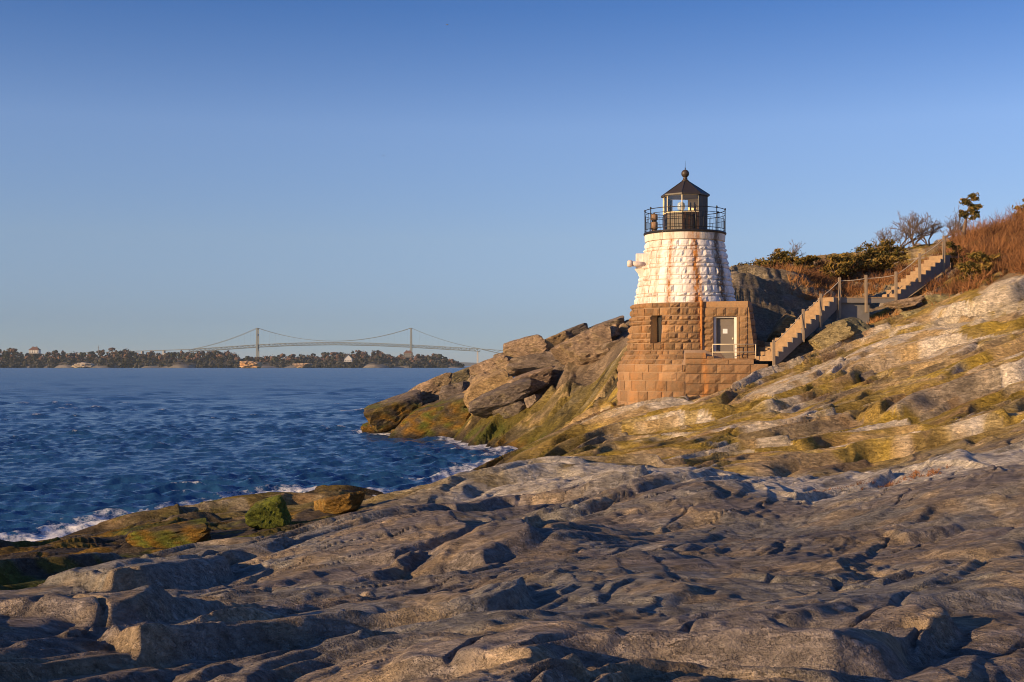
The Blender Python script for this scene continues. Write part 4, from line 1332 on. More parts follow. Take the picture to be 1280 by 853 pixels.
def boulder(name, px, py, w, h, label, group, tone=(0.34, 0.255, 0.175), tilt=0.0, seed=0, dmin=64.0, dmax=111.0, weed=0.0, depth=None, sharp=70.0, d=None, cat='boulder', lift=0.0, planes=6, rough=1.0):
    """angular block seen at (px, py), w x h pixels, resting where its foot meets the bedrock"""
    r = np.random.default_rng(seed + 100)
    if d is None:
        p = hit(px, py + h * 0.30, dmin, dmax)
        d = (p.y if p else dmax) + 0.1
    c = P(px, py, d)
    a, cz = w * d / F / 2, h * d / F / 2
    b = depth if depth else max(0.55 * a, cz) * 1.05
    nrm = r.normal(size=(planes, 3)); nrm /= np.linalg.norm(nrm, axis=1)[:, None]
    box = np.array([[1, 0, 0], [-1, 0, 0], [0, 1, 0], [0, -1, 0], [0, 0, 1], [0, 0, -1]], float) + r.normal(0, 0.24, (6, 3))
    box /= np.linalg.norm(box, axis=1)[:, None]
    nrm = np.vstack([nrm, box])
    dist = np.r_[r.uniform(0.78, 1.08, planes), r.uniform(0.66, 0.86, 6)]
    dots = ICO_V @ nrm.T
    rr = np.where(dots > 0.05, dist[None, :] / np.maximum(dots, 0.05), 30.0)
    rr = (np.minimum(rr, 4.0) ** -sharp).sum(1) ** (-1 / sharp)
    rr = np.minimum(rr, 1.45)
    v = ICO_V * rr[:, None]
    q1 = fbm(v[:, 0] * 2.2 + v[:, 2] * 1.3 + seed, v[:, 1] * 2.2 - v[:, 2] * 1.7, 4, seed % 40)
    q2 = ridged(v[:, 0] * 1.2 + 0.3 * v[:, 1], v[:, 2] * 5.0 + 1.2 * v[:, 0] + 0.8 * v[:, 1], 2, (seed + 9) % 40)
    q3 = np.abs(perlin(v[:, 0] * 1.7 + v[:, 1] * .8 + seed * .37, v[:, 2] * 1.9 - v[:, 1] * 1.1, 3))
    v = v * (1 + 0.026 * rough * q1 + 0.024 * rough * q2 - 0.10 * (1 - sstep(0.0, 0.07, q3)))[:, None]
    v = v * np.array([a, b, cz])
    R = np.array((Matrix.Rotation(math.radians(-tilt), 3, 'Y') @ Matrix.Rotation(r.uniform(-.25, .25), 3, 'Z')))
    v = v @ R.T
    wx, wz = v[:, 0] + c.x, v[:, 2] + c.z
    wy = v[:, 1] + c.y
    n_a = fbm(wx / 1.2 + wz, wy / 1.2 + wz * 0.7, 4, 51); n_b = fbm(wx / 0.5 + wz * 2, wy / 0.5, 3, 56)
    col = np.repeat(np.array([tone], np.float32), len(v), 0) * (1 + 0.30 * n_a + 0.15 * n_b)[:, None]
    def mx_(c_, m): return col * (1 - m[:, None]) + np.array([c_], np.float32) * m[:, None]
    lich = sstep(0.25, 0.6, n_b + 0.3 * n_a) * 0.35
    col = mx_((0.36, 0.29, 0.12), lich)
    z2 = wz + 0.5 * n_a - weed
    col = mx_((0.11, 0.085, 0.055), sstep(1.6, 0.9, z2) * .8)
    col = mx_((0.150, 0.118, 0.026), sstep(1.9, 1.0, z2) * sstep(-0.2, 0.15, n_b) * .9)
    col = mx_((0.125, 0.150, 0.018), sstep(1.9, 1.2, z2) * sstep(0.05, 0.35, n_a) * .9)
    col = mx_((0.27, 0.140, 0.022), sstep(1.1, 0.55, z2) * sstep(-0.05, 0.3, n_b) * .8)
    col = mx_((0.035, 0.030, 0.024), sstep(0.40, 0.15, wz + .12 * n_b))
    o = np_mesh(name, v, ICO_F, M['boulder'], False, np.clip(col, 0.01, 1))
    o.location = c
    tag(o, label, cat, group)
    return o


GP = 'boulders piled on the point'
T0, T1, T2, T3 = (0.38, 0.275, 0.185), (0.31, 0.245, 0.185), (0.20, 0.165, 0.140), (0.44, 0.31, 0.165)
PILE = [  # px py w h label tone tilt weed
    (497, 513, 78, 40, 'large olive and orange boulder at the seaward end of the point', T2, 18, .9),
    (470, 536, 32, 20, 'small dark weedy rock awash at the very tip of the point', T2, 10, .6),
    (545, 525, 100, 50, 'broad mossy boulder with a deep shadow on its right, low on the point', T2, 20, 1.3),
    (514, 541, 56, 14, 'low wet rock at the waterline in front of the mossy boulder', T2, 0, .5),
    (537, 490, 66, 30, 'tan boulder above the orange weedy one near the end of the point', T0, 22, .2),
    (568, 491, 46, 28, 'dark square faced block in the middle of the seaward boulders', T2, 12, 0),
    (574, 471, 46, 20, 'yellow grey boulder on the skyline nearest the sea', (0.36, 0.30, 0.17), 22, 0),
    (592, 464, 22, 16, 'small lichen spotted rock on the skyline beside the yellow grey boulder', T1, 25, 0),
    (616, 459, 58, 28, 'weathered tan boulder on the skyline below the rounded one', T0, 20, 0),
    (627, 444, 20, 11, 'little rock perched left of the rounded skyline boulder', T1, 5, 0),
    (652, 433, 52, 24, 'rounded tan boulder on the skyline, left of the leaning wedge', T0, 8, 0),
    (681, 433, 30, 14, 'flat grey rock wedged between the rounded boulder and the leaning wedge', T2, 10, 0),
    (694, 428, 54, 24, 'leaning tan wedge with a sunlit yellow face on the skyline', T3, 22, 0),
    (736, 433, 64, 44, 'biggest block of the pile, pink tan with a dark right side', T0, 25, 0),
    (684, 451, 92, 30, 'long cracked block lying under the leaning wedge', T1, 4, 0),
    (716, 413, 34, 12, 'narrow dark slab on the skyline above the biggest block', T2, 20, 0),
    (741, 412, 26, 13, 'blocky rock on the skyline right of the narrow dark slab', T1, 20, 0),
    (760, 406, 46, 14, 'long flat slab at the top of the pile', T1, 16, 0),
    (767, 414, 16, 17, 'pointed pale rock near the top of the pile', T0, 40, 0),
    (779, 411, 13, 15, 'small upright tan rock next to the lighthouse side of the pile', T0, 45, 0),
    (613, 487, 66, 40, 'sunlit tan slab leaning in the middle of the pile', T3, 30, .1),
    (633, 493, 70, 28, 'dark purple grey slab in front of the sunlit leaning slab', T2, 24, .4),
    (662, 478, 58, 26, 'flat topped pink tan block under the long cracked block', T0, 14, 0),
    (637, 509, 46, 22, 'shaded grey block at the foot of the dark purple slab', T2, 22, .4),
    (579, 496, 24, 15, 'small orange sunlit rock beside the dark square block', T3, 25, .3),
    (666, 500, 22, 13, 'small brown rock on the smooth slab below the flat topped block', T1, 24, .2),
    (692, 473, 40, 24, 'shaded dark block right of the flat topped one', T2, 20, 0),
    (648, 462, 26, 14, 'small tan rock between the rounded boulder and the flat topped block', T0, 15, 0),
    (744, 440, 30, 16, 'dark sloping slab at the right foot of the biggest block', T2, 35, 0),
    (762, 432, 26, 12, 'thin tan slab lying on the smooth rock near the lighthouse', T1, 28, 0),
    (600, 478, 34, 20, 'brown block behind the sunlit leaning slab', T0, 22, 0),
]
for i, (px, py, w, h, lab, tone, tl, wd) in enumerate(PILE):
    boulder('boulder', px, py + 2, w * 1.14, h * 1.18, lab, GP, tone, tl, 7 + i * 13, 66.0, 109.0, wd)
GS = 'weedy rocks along the near shore'
SHORE = [
    (335, 640, 48, 32, 'bright green mossy boulder at the near water edge', (0.150, 0.175, 0.020), 15, -1.2),
    (424, 627, 60, 22, 'orange weedy rock at the right end of the near shoreline', (0.26, 0.150, 0.035), 12, -0.9),
    (215, 664, 110, 26, 'orange brown weedy hump above the near waterline', (0.15, 0.12, 0.06), 8, .9),
]
for i, (px, py, w, h, lab, tone, tl, wd) in enumerate(SHORE):
    boulder('shore_rock', px, py + 5, w * 1.1, h * 1.4, lab, GS, tone, tl, 301 + i * 17, 20.0, 52.0, wd, sharp=40.0, cat='rock')
GH_ = 'loose rocks on the hillside by the stairs'
HILL = [
    (1062, 411, 52, 30, 'green grey angular boulder below the stair landing', (0.27, 0.25, 0.15), 8, 55, 59.9),
    (1036, 424, 58, 28, 'yellowish ledge block in front of the lower stairs', (0.36, 0.29, 0.15), 22, 55, 59.4),
    (1148, 394, 50, 20, 'pale lichen covered rock on the slope under the upper stairs', (0.40, 0.35, 0.19), 12, 55, 60.6),
    (1186, 378, 60, 26, 'broad pale green slab at the edge of the brush', (0.36, 0.32, 0.17), 8, 55, 60.8),
    (1130, 380, 44, 12, 'flat tan rock below the landing end', T0, 10, 55, 61.0),
    (985, 418, 52, 46, 'tall brown rock behind the foot of the stairs', (0.36, 0.25, 0.13), 40, 62, 62.4),
    (950, 437, 22, 24, 'brown block between the terrace and the stairs', (0.33, 0.19, 0.10), 10, 60, 61.3),
    (1084, 472, 22, 18, 'small dark broken rock on the smooth bank below the stairs', T2, 20, 45, 53.0),
    (1080, 421, 26, 16, 'small green grey rock touching the angular boulder', (0.25, 0.23, 0.15), 10, 55, 59.6),
]
for i, (px, py, w, h, lab, tone, tl, dm, dd) in enumerate(HILL):
    boulder('hillside_rock', px, py, w, h, lab, GH_, tone, tl, 601 + i * 19, dm, 68.0, -3.0, d=dd, cat='rock')

# ------------------------------------------------------------------ plants
def foliage_mat(name, c1, c2, tr=0.0):
    t = NT(name)
    at = t.new('ShaderNodeAttribute', attribute_name='col')
    sp = t.new('ShaderNodeSeparateColor'); t.l.new(at.outputs['Color'], sp.inputs[0])
    c = t.mix(sp.outputs[0], c1, c2)
    t.set(Base_Color=c, Roughness=0.8)
    t.b.inputs['Specular IOR Level'].default_value = 0.15
    return t.m


M['needle'] = foliage_mat('juniper_needles', (0.040, 0.050, 0.014), (0.26, 0.165, 0.040))
M['twig'] = foliage_mat('rust_twigs', (0.075, 0.040, 0.024), (0.36, 0.170, 0.070))
M['grey_twig'] = foliage_mat('grey_twigs', (0.10, 0.075, 0.06), (0.20, 0.15, 0.115))
M['straw'] = foliage_mat('dry_grass', (0.27, 0.125, 0.045), (0.48, 0.26, 0.10))
M['bark'] = plain('bark', (0.17, 0.12, 0.085), 0.9, 0.35, 8.0)


def quads_obj(name, C, A, B, shade, mat, parent=None):
    """many small leaf faces: centre C, half axes A, B"""
    n = len(C)
    V = np.stack([C - A - B, C + A - B, C + A + B, C - A + B], 1).reshape(-1, 3)
    Fq = np.arange(n * 4).reshape(n, 4)
    cc = np.repeat(np.clip(shade, 0, 1), 4)[:, None].repeat(3, 1)
    return np_mesh(name, V, Fq, mat, False, cc, parent)


def juniper(px, py_base, d, height, width, label, lean=0.35, trunk_h=0.25, seed=0, tall=False, name='juniper_tree'):
    r = np.random.default_rng(seed)
    b = P(px, py_base, d); b.z = ground(b.x, b.y) - .05 if d < 108 else b.z
    top_py = None
    height *= .86; width *= .85
    root = empty(name, b)
    tag(root, label, 'tree', 'wind swept junipers on the hill')
    m = MB()
    pts = [Vector((0, 0, 0)), Vector((.1 * lean * height, 0, .35 * height)), Vector((.3 * lean * height, .05, .65 * height)), Vector((lean * height * .6, 0, .95 * height))]
    m.tube(pts, [.07 * height ** .6, .055 * height ** .6, .03 * height ** .6, .01], 7)
    m.build('trunk', M['bark'], root, True)
    lm = MB()
    C, A, B, S = [], [], [], []
    nl = 20 if not tall else 11
    for k in range(nl):
        f = trunk_h + (1 - trunk_h) * (k + .5) / nl
        base = pts[0].lerp(pts[3], f); base.x = lean * height * .6 * f ** 1.5
        az = r.uniform(0, 6.28)
        ln = width * .5 * (1.15 - .75 * abs(f - .45)) * r.uniform(.5, 1.1)
        tip = base + Vector((math.cos(az) * ln + lean * .9 * ln, math.sin(az) * ln * .8, ln * r.uniform(.15, .85)))
        lm.tube([base, base.lerp(tip, .5) + Vector((0, 0, -.03)), tip], [.025, .016, .006], 5)
        for q_ in range(4):
            c0 = base.lerp(tip, r.uniform(.55, 1.12))
            n = 26
            sz = r.uniform(.08, .20) * (width / 2.2)
            pp = r.normal(size=(n, 3)) * np.array([sz * 1.25, sz, sz * .55]) + np.array(c0)
            pp[:, 0] += lean * .5 * (pp[:, 2] - c0.z)
            dirs = r.normal(size=(n, 3)) + np.array([.9, 0, .5]); dirs /= np.linalg.norm(dirs, axis=1)[:, None]
            oth = np.cross(dirs, r.normal(size=(n, 3))); oth /= np.linalg.norm(oth, axis=1)[:, None]
            C.append(pp); A.append(dirs * r.uniform(.05, .10, (n, 1))); B.append(oth * r.uniform(.018, .035, (n, 1)))
            S.append(np.clip(r.normal(.60 + .35 * r.uniform(-1, 1), .25, n), 0, 1))
    lm.build('limbs', M['bark'], root, True)
    quads_obj('crown', np.concatenate(C), np.concatenate(A), np.concatenate(B), np.concatenate(S), M['needle'], root)
    return root


juniper(924, 352, 80, 1.55, 2.0, 'low wind swept juniper nearest the lighthouse on the ridge', .3, .1, 1)
juniper(946, 350, 81, 1.75, 2.6, 'second wind swept juniper right of the lighthouse on the ridge', .35, .1, 2)
juniper(968, 349, 81, 1.45, 2.0, 'third low juniper right of the lighthouse, before the gap in the trees', .35, .1, 3)
juniper(1003, 346, 80, 1.3, 1.5, 'small dark juniper between the two clumps on the ridge', .3, .1, 4)
juniper(1040, 334, 79, 1.7, 1.9, 'spiky juniper at the left end of the big clump', .3, .1, 5)
juniper(1062, 330, 80, 2.1, 2.5, 'bushy juniper in the middle of the big clump', .35, .1, 6)
juniper(1086, 327, 80, 2.3, 2.7, 'tallest bushy juniper of the big clump', .35, .1, 7)
juniper(1106, 327, 80, 2.0, 2.2, 'dark juniper at the right end of the big clump beside the bare trees', .3, .1, 8)
juniper(1203, 318, 70, 3.6, 1.35, 'single leaning cedar with a bare trunk standing above the brush', .28, .52, 9, True, 'leaning_cedar')
juniper(1190, 338, 63.8, 1.25, 1.1, 'small green juniper beside the top of the stairs', .15, .05, 10)
juniper(1225, 352, 62.5, 1.25, 1.5, 'dark green juniper half buried in the brush', .2, .05, 11)
juniper(1213, 372, 61.0, .95, 1.8, 'low spreading juniper at the lower edge of the brush', .3, .02, 12)
juniper(1274, 290, 76, 2.0, 1.2, 'juniper on the skyline at the right edge of the picture', .3, .1, 14)


def bare_tree(px, py_base, d, height, label, seed):
    r = random.Random(seed)
    b = P(px, py_base, d); b.z = ground(b.x, b.y) - 1.2
    root = empty('bare_tree', b); tag(root, label, 'tree', 'leafless trees behind the stairs')
    tm, bmm = MB(), MB()

    def grow(p, dr, ln, rad, lvl):
        q_ = p + dr * ln * .5 + Vector((r.uniform(-.06, .06), r.uniform(-.06, .06), 0)) * ln
        e = p + dr * ln
        (tm if lvl < 2 else bmm).tube([p, q_, e], [rad, rad * .85, rad * .68], 6 if lvl < 2 else 3, False)
        if lvl >= 6: return
        for k in range(3 if lvl in (0, 1, 2, 3) else 2):
            nd = (dr + Vector((r.uniform(-1.0, 1.1), r.uniform(-.8, .8), r.uniform(-.25, .5))) * .9).normalized()
            grow(e if r.random() < .75 else q_, nd, ln * r.uniform(.62, .86), max(.011, rad * r.uniform(.55, .72)), lvl + 1)
    grow(Vector((0, 0, 0)), Vector((.12, 0, 1)).normalized(), height * .30, .085 * height / 3, 0)
    tm.build('trunk', M['bark'], root, True)
    bmm.build('branches', M['bark'], root, True)


bare_tree(1120, 322, 92, 3.7, 'bare tree rising just right of the juniper clump', 1)
bare_tree(1140, 322, 93, 4.1, 'widest bare tree, left of the upper stairs', 2)
bare_tree(1160, 320, 92, 3.8, 'bare tree right behind the upper stair posts', 3)
bare_tree(1187, 314, 94, 3.7, 'bare tree between the top stair post and the leaning cedar', 4)
bare_tree(985, 342, 95, 3.2, 'low bare tree in the gap of the ridge junipers', 5)
bare_tree(1100, 324, 96, 3.9, 'bare tree half hidden behind the big juniper clump', 6)
bare_tree(1228, 312, 80, 1.9, 'bare sapling right of the leaning cedar', 7)


def brush(name, label, zones, mat, seed, hgt, n_tw, cat):
    """tangle of thin upright stems over patches (px0, px1, py0, py1, d0, d1, count)"""
    r = np.random.default_rng(seed)
    V, Fq, S = [], [], []
    nv = 0
    for (fx, cnt, hk) in zones:
        for _ in range(cnt):
            x, y = fx(r)
            z = ground(x, y) - .03
            h = hgt * hk * r.uniform(.45, 1.15)
            nst = n_tw
            sh = float(np.clip(.5 + 1.1 * perlin(np.array([x / 1.6]), np.array([y / 2.5]), 7)[0] + r.uniform(-.25, .25), 0, 1))
            for k in range(nst):
                base = np.array([x + r.normal(0, .10 * h), y + r.normal(0, .10 * h), z])
                dv = np.array([r.normal(.15, .55), r.normal(0, .55), 1.0]); dv /= np.linalg.norm(dv)
                ln = h * r.uniform(.5, 1.1)
                pts = [base]
                for s_ in range(3):
                    dv = dv + r.normal(0, .26, 3); dv /= np.linalg.norm(dv)
                    pts.append(pts[-1] + dv * ln / 3)
                wv = np.cross(dv, r.normal(size=3)); wv /= np.linalg.norm(wv)
                w0 = .016 * (hgt ** .3)
                for j, p in enumerate(pts):
                    ww = w0 * (1 - .28 * j)
                    V.append(p - wv * ww); V.append(p + wv * ww)
                for j in range(3):
                    a = nv + 2 * j
                    Fq.append((a, a + 1, a + 3, a + 2))
                S += [np.clip(sh * .6 + r.uniform(0, .4), 0, 1)] * 8
                nv += 8
                for q_ in range(2 if cat == 'brush' else 0):
                    p = pts[1 + q_]
                    sv = dv * .5 + r.normal(0, .75, 3); sv /= np.linalg.norm(sv)
                    e = p + sv * ln * r.uniform(.18, .42)
                    V += [p - wv * w0 * .55, p + wv * w0 * .55, e + wv * w0 * .3, e - wv * w0 * .3]
                    Fq.append((nv, nv + 1, nv + 2, nv + 3)); nv += 4
                    S += [np.clip(sh * .6 + r.uniform(0, .5), 0, 1)] * 4
    c = np.array(S)[:, None].repeat(3, 1)
    o = np_mesh(name, np.array(V), np.array(Fq), mat, False, c)
    tag(o, label, cat, None, 'stuff')
    return o


def patch(px0, px1, d0, d1, seed_fn=None):
    def f(r):
        for _ in range(30):
            d = r.uniform(d0, d1)
            px = r.uniform(px0, px1)
            if seed_fn is None or seed_fn(px, d): break
        return ((px - 640) / F * d, d)
    return f


STAIR_LINE = lambda px: np.interp(px, [960, 1047, 1121, 1190, 1300], [61.7, 63.4, 63.8, 66, 67])
brush('hillside_brush', 'tangled rust brown leafless brush covering the hillside right of the stairs',
      [(patch(1192, 1330, 62.5, 78, lambda p, d: d > 62.5 + max(0, (1215 - p)) * .06), 760, 1.02),
       (patch(1160, 1240, 59.6, 63.2, lambda p, d: d < STAIR_LINE(p) - 1.2 and d > 60.6 - (p - 1160) * .02), 150, .55),
       (patch(1232, 1335, 58.2, 64, lambda p, d: d > 61.5 - (p - 1232) * .06), 330, .8),
       (patch(1130, 1215, 67, 75), 120, .8)], M['twig'], 3, 1.35, 12, 'brush')
brush('ridge_brush', 'low reddish brown brush along the ridge between lighthouse and stairs',
      [(patch(915, 1000, 78, 84), 330, .95), (patch(1000, 1130, 76.5, 83), 420, .9)], M['twig'], 5, 1.0, 12, 'brush')
brush('ridge_grass', 'dry orange grass on the ridge above the shaded cliff',
      [(patch(985, 1090, 74.0, 79), 520, 1.0), (patch(915, 985, 78, 81), 160, .7), (patch(1085, 1130, 75, 79), 160, .8)], M['straw'], 8, .55, 10, 'grass')
brush('slope_grass', 'tufts of dry russet grass in rock gaps below the stairs and landing',
      [(patch(1085, 1165, 60.8, 62.3), 90, 1.0), (patch(1060, 1100, 60.6, 61.6), 30, .9)], M['straw'], 9, .35, 14, 'grass')
brush('crevice_grass', 'russet grass growing in the crevice behind the pale crest at right',
      [(patch(1070, 1140, 26.6, 27.6), 45, .9), (patch(1140, 1185, 27.0, 28.0), 30, 1.0), (patch(1005, 1070, 26.6, 27.3), 20, .7)], M['twig'], 12, .15, 14, 'grass')

# ------------------------------------------------------------------ far shore
SHORE_D = 2600.0
far_prof = [(-200, 434), (-60, 436), (0, 434), (10, 432.5), (24, 436), (52, 440), (62, 437.5), (70, 435.5), (80, 436.5), (95, 439.5), (103, 439), (115, 437), (130, 436), (142, 434), (152, 433.5), (162, 437), (172, 440), (180, 440.5), (190, 435.5), (200, 437.5), (212, 437), (228, 436.5), (245, 437.5), (262, 436.5), (276, 438), (288, 437.5), (300, 442), (312, 444), (325, 444), (342, 442), (356, 441.5), (370, 440), (382, 441), (396, 439.5), (412, 439), (428, 439), (442, 437), (460, 436.5), (475, 436), (486, 440), (494, 444), (500, 441), (516, 441), (526, 441.5), (540, 441), (550, 442), (560, 445), (570, 449), (577, 454), (582, 459)]
fpx, fpy = [p[0] for p in far_prof], [p[1] for p in far_prof]


def far_top(px):
    return (HY - np.interp(px, fpx, fpy)) / F * SHORE_D + EYE


lx = np.linspace(-260, 585, 340)
rowsd = np.array([-25, 0, 8, 40, 120, 260, 420])
frac = np.array([-0.1, 0.0, 0.10, 0.22, 0.40, 0.50, 0.30])
V, CC = [], []
for i, px in enumerate(lx):
    T = max(far_top(px), 0.5) * sstep(585, 560, px)
    for dd, fr_ in zip(rowsd, frac):
        d = SHORE_D + dd + 20 * math.sin(px * .05) + 15 * math.sin(px * .13)
        V.append(((px - 640) / F * d, d, fr_ * T * (1 + .10 * math.sin(px * .31 + dd)) + (-2 if dd < 0 else 0)))
        pale = (0.17, 0.16, 0.145) if dd <= 8 else (0.075, 0.062, 0.045)
        if dd == 8 and math.sin(px * .045) + .6 * math.sin(px * .17) > 0.1: pale = (0.22, 0.20, 0.17)
        CC.append(pale)
nr = len(rowsd)
Fq = [(i * nr + j, (i + 1) * nr + j, (i + 1) * nr + j + 1, i * nr + j + 1) for i in range(len(lx) - 1) for j in range(nr - 1)]
M['far_rock'] = rock_material('far_shore_ground', 0.0, 0.02)
fs_ = np_mesh('far_shore', np.array(V), np.array(Fq), M['far_rock'], True, np.array(CC, np.float32))
tag(fs_, 'low far shore across the bay', None, None, 'structure')
fr = np.random.default_rng(77)
M['far_tree'] = foliage_mat('far_tree', (1, 1, 1), (1, 1, 1))
t = NT('far_wood'); at = t.new('ShaderNodeAttribute', attribute_name='col'); t.set(Base_Color=at.outputs['Color'], Roughness=0.9); M['far_wood'] = t.m


def far_wood(name, label, p0, p1):
    C, A, B, K = [], [], [], []
    px = p0
    while px < p1:
        for dd, kf in ((20, .30), (60, .55), (130, .8), (220, 1.0), (300, .98)):
            x_ = px + fr.uniform(-3, 3)
            top = max(far_top(min(max(x_, -200), 581)) * kf, 3)
            d = SHORE_D + dd + fr.uniform(-20, 20)
            th = fr.uniform(6, 20)
            tp = top * fr.uniform(.60, 1.08)
            rx = fr.uniform(3.5, 11)
            n = 40
            dirs = fr.normal(size=(n, 3)); dirs /= np.linalg.norm(dirs, axis=1)[:, None]
            rad = fr.uniform(.5, 1.0, (n, 1))
            hz = min(th, tp) * .55
            c0 = np.array([(x_ - 640) / F * d, d, tp - hz])
            C.append(c0 + dirs * rad * np.array([rx, rx, hz]))
            oth = np.cross(dirs, fr.normal(size=(n, 3))); oth /= np.linalg.norm(oth, axis=1)[:, None]
            oth2 = np.cross(oth, dirs)
            s_ = fr.uniform(1.0, 2.4, (n, 1))
            A.append(oth * s_); B.append(oth2 * s_)
            u = fr.random()
            base = np.array((0.130, 0.074, 0.054)) if u < .45 else (np.array((0.055, 0.044, 0.040)) if u < .7 else np.array((0.024, 0.030, 0.020)))
            if kf < .6: base = np.array((0.034, 0.033, 0.028)) * fr.uniform(.8, 1.3)
            K.append(np.repeat((base * fr.uniform(.75, 1.25, (n, 1)))[:, None, :], 4, 1).reshape(-1, 3))
        px += fr.uniform(2.0, 3.4)
    C, A, B, K = map(np.concatenate, (C, A, B, K))
    Vv = np.stack([C - A - B, C + A - B, C + A + B, C - A + B], 1).reshape(-1, 3)
    o = np_mesh(name, Vv, np.arange(len(Vv)).reshape(-1, 4), M['far_wood'], False, K)
    tag(o, label, 'wood', 'woods on the far shore', 'stuff')


far_wood('far_wood', 'dark wood on the far shore at the left around the white mansion', -215, 172)
far_wood('far_wood', 'brown wood on the far shore under the left end of the bridge', 172, 310)
far_wood('far_wood', 'wooded low island under the right bridge tower', 310, 576)


def far_house(name, label, px, py0, py1, w, dpt, wall_h, mats, front='gable', extra=None, d=SHORE_D - 12):
    """house px wide w, foot at py1, ridge at py0"""
    b = P(px, py1, d); s = d / F
    root = empty(name, b); tag(root, label, 'house', 'houses on the far shore')
    W, H, D = w * s / 2, (py1 - py0) * s, dpt * s
    E = H * wall_h
    wm, rm = mats
    m = MB()
    if front == 'gable':
        m.add([(-W, 0, 0), (W, 0, 0), (W, 0, E), (0, 0, H * .97), (-W, 0, E), (-W, D, 0), (W, D, 0), (W, D, E), (0, D, H * .97), (-W, D, E)],
              [(0, 1, 2, 3, 4), (9, 8, 7, 6, 5), (1, 6, 7, 2), (5, 0, 4, 9)])
        m.build('wall', wm, root)
        m = MB(); o_ = W * .12
        for sgn in (-1, 1):
            m.hexa([(sgn * (W + o_), -o_, E - o_), (0, -o_, H), (0, D + o_, H), (sgn * (W + o_), D + o_, E - o_), (sgn * (W + o_), -o_, E - o_ + .8), (0, -o_, H + .8), (0, D + o_, H + .8), (sgn * (W + o_), D + o_, E - o_ + .8)])
        rf = m.build('roof', rm, root)
    else:
        m.box(-W, W, 0, D, 0, E); m.build('wall', wm, root)
        m = MB(); o_ = W * .08
        m.add([(-W - o_, -o_, E), (W + o_, -o_, E), (W + o_, D + o_, E), (-W - o_, D + o_, E), (-W * .5, D / 2, H), (W * .5, D / 2, H)],
              [(3, 2, 1, 0), (0, 1, 5, 4), (1, 2, 5), (2, 3, 4, 5), (3, 0, 4)])
        rf = m.build('roof', rm, root)
    for cx in ((-.35, .4) if front != 'gable' else (.4,)):
        m = MB(); m.box(cx * W - .9, cx * W + .9, D * .45, D * .45 + 1.8, H * .8, H * 1.10); m.build('chimney', rm, rf)
    for z in ((.15,) if wall_h < .55 else (.12, .55)):
        for k in range(4):
            x = W * (-.75 + .5 * k)
            m = MB(); m.box(x - .8, x + .8, -.12, .05, E * z, E * z + min(2.6, E * .3)); m.build('window', M['dark_void'], root)
    return root


M['fw'] = plain('white_house_wall', (0.55, 0.54, 0.52), .7, .06, 0.3)
M['fr'] = plain('brown_house_roof', (0.16, 0.085, 0.06), .8, .2, 0.3)
M['fg'] = plain('grey_house_wall', (0.22, 0.21, 0.20), .8, .1, 0.3)
far_house('far_mansion', 'white mansion with chimneys above the trees at the far left', 42, 434.0, 442, 12, 8, .55, (M['fw'], M['fr']), 'hip', d=SHORE_D + 70)
far_house('far_house', 'white gabled house among the trees on the low island', 435, 443.5, 452.5, 9, 9, .45, (M['fw'], M['fg']), d=SHORE_D - 2)
far_house('far_house', 'large brown roofed house on the island in front of the bridge tower', 510, 438.5, 447, 11, 8, .62, (M['fg'], M['fr']), 'hip', d=SHORE_D + 60)
b = P(123, 440, SHORE_D + 240); m = MB()
m.tube([(0, 0, -8), (0, 0, 14)], [.7, .4], 5); m.tube([(-1.6, 0, 10), (1.6, 0, 10)], .3, 4)
o = m.build('radio_mast', M['fg']); o.location = b
tag(o, 'thin mast rising from the trees on the far shore at left', 'mast')
# sunlit rocky islets before the shore
boulder('rocky_islet', 313, 456.5, 30, 11, 'sunlit orange rocky islet in front of the far shore under the left tower', None, (0.52, 0.33, 0.18), 0, 901, d=SHORE_D - 260, rough=7.0, weed=-3, depth=18, cat='islet', planes=40)
boulder('rocky_islet', 378, 457, 22, 7, 'dim brown rocky islet right of the sunlit one on the far shore', None, (0.30, 0.22, 0.16), 0, 911, d=SHORE_D - 200, rough=7.0, weed=-3, depth=14, cat='islet', planes=40)
boulder('rocky_islet', 104, 457, 26, 7, 'pale rocky bank at the water edge of the far shore at left', None, (0.44, 0.38, 0.30), 0, 921, d=SHORE_D - 60, rough=7.0, weed=-3, depth=14, cat='islet', planes=40)
# distant hills
V = []
hx = np.linspace(-800, 2200, 160)
for px in hx:
    d = 11000.0
    hgt = (HY + 1.2 - (454.6 + .9 * math.sin(px * .02) + .6 * math.sin(px * .053))) / F * d
    V += [((px - 640) / F * d, d, -3), ((px - 640) / F * d, d + 300, hgt), ((px - 640) / F * d, d + 1500, -3)]
Fq = [(i * 3 + j, (i + 1) * 3 + j, (i + 1) * 3 + j + 1, i * 3 + j + 1) for i in range(len(hx) - 1) for j in range(2)]
o = np_mesh('hills', np.array(V), np.array(Fq), plain('hill_woods', (0.06, 0.06, 0.05), .9, .3, .002))
tag(o, 'low hills on the horizon', None, None, 'structure')

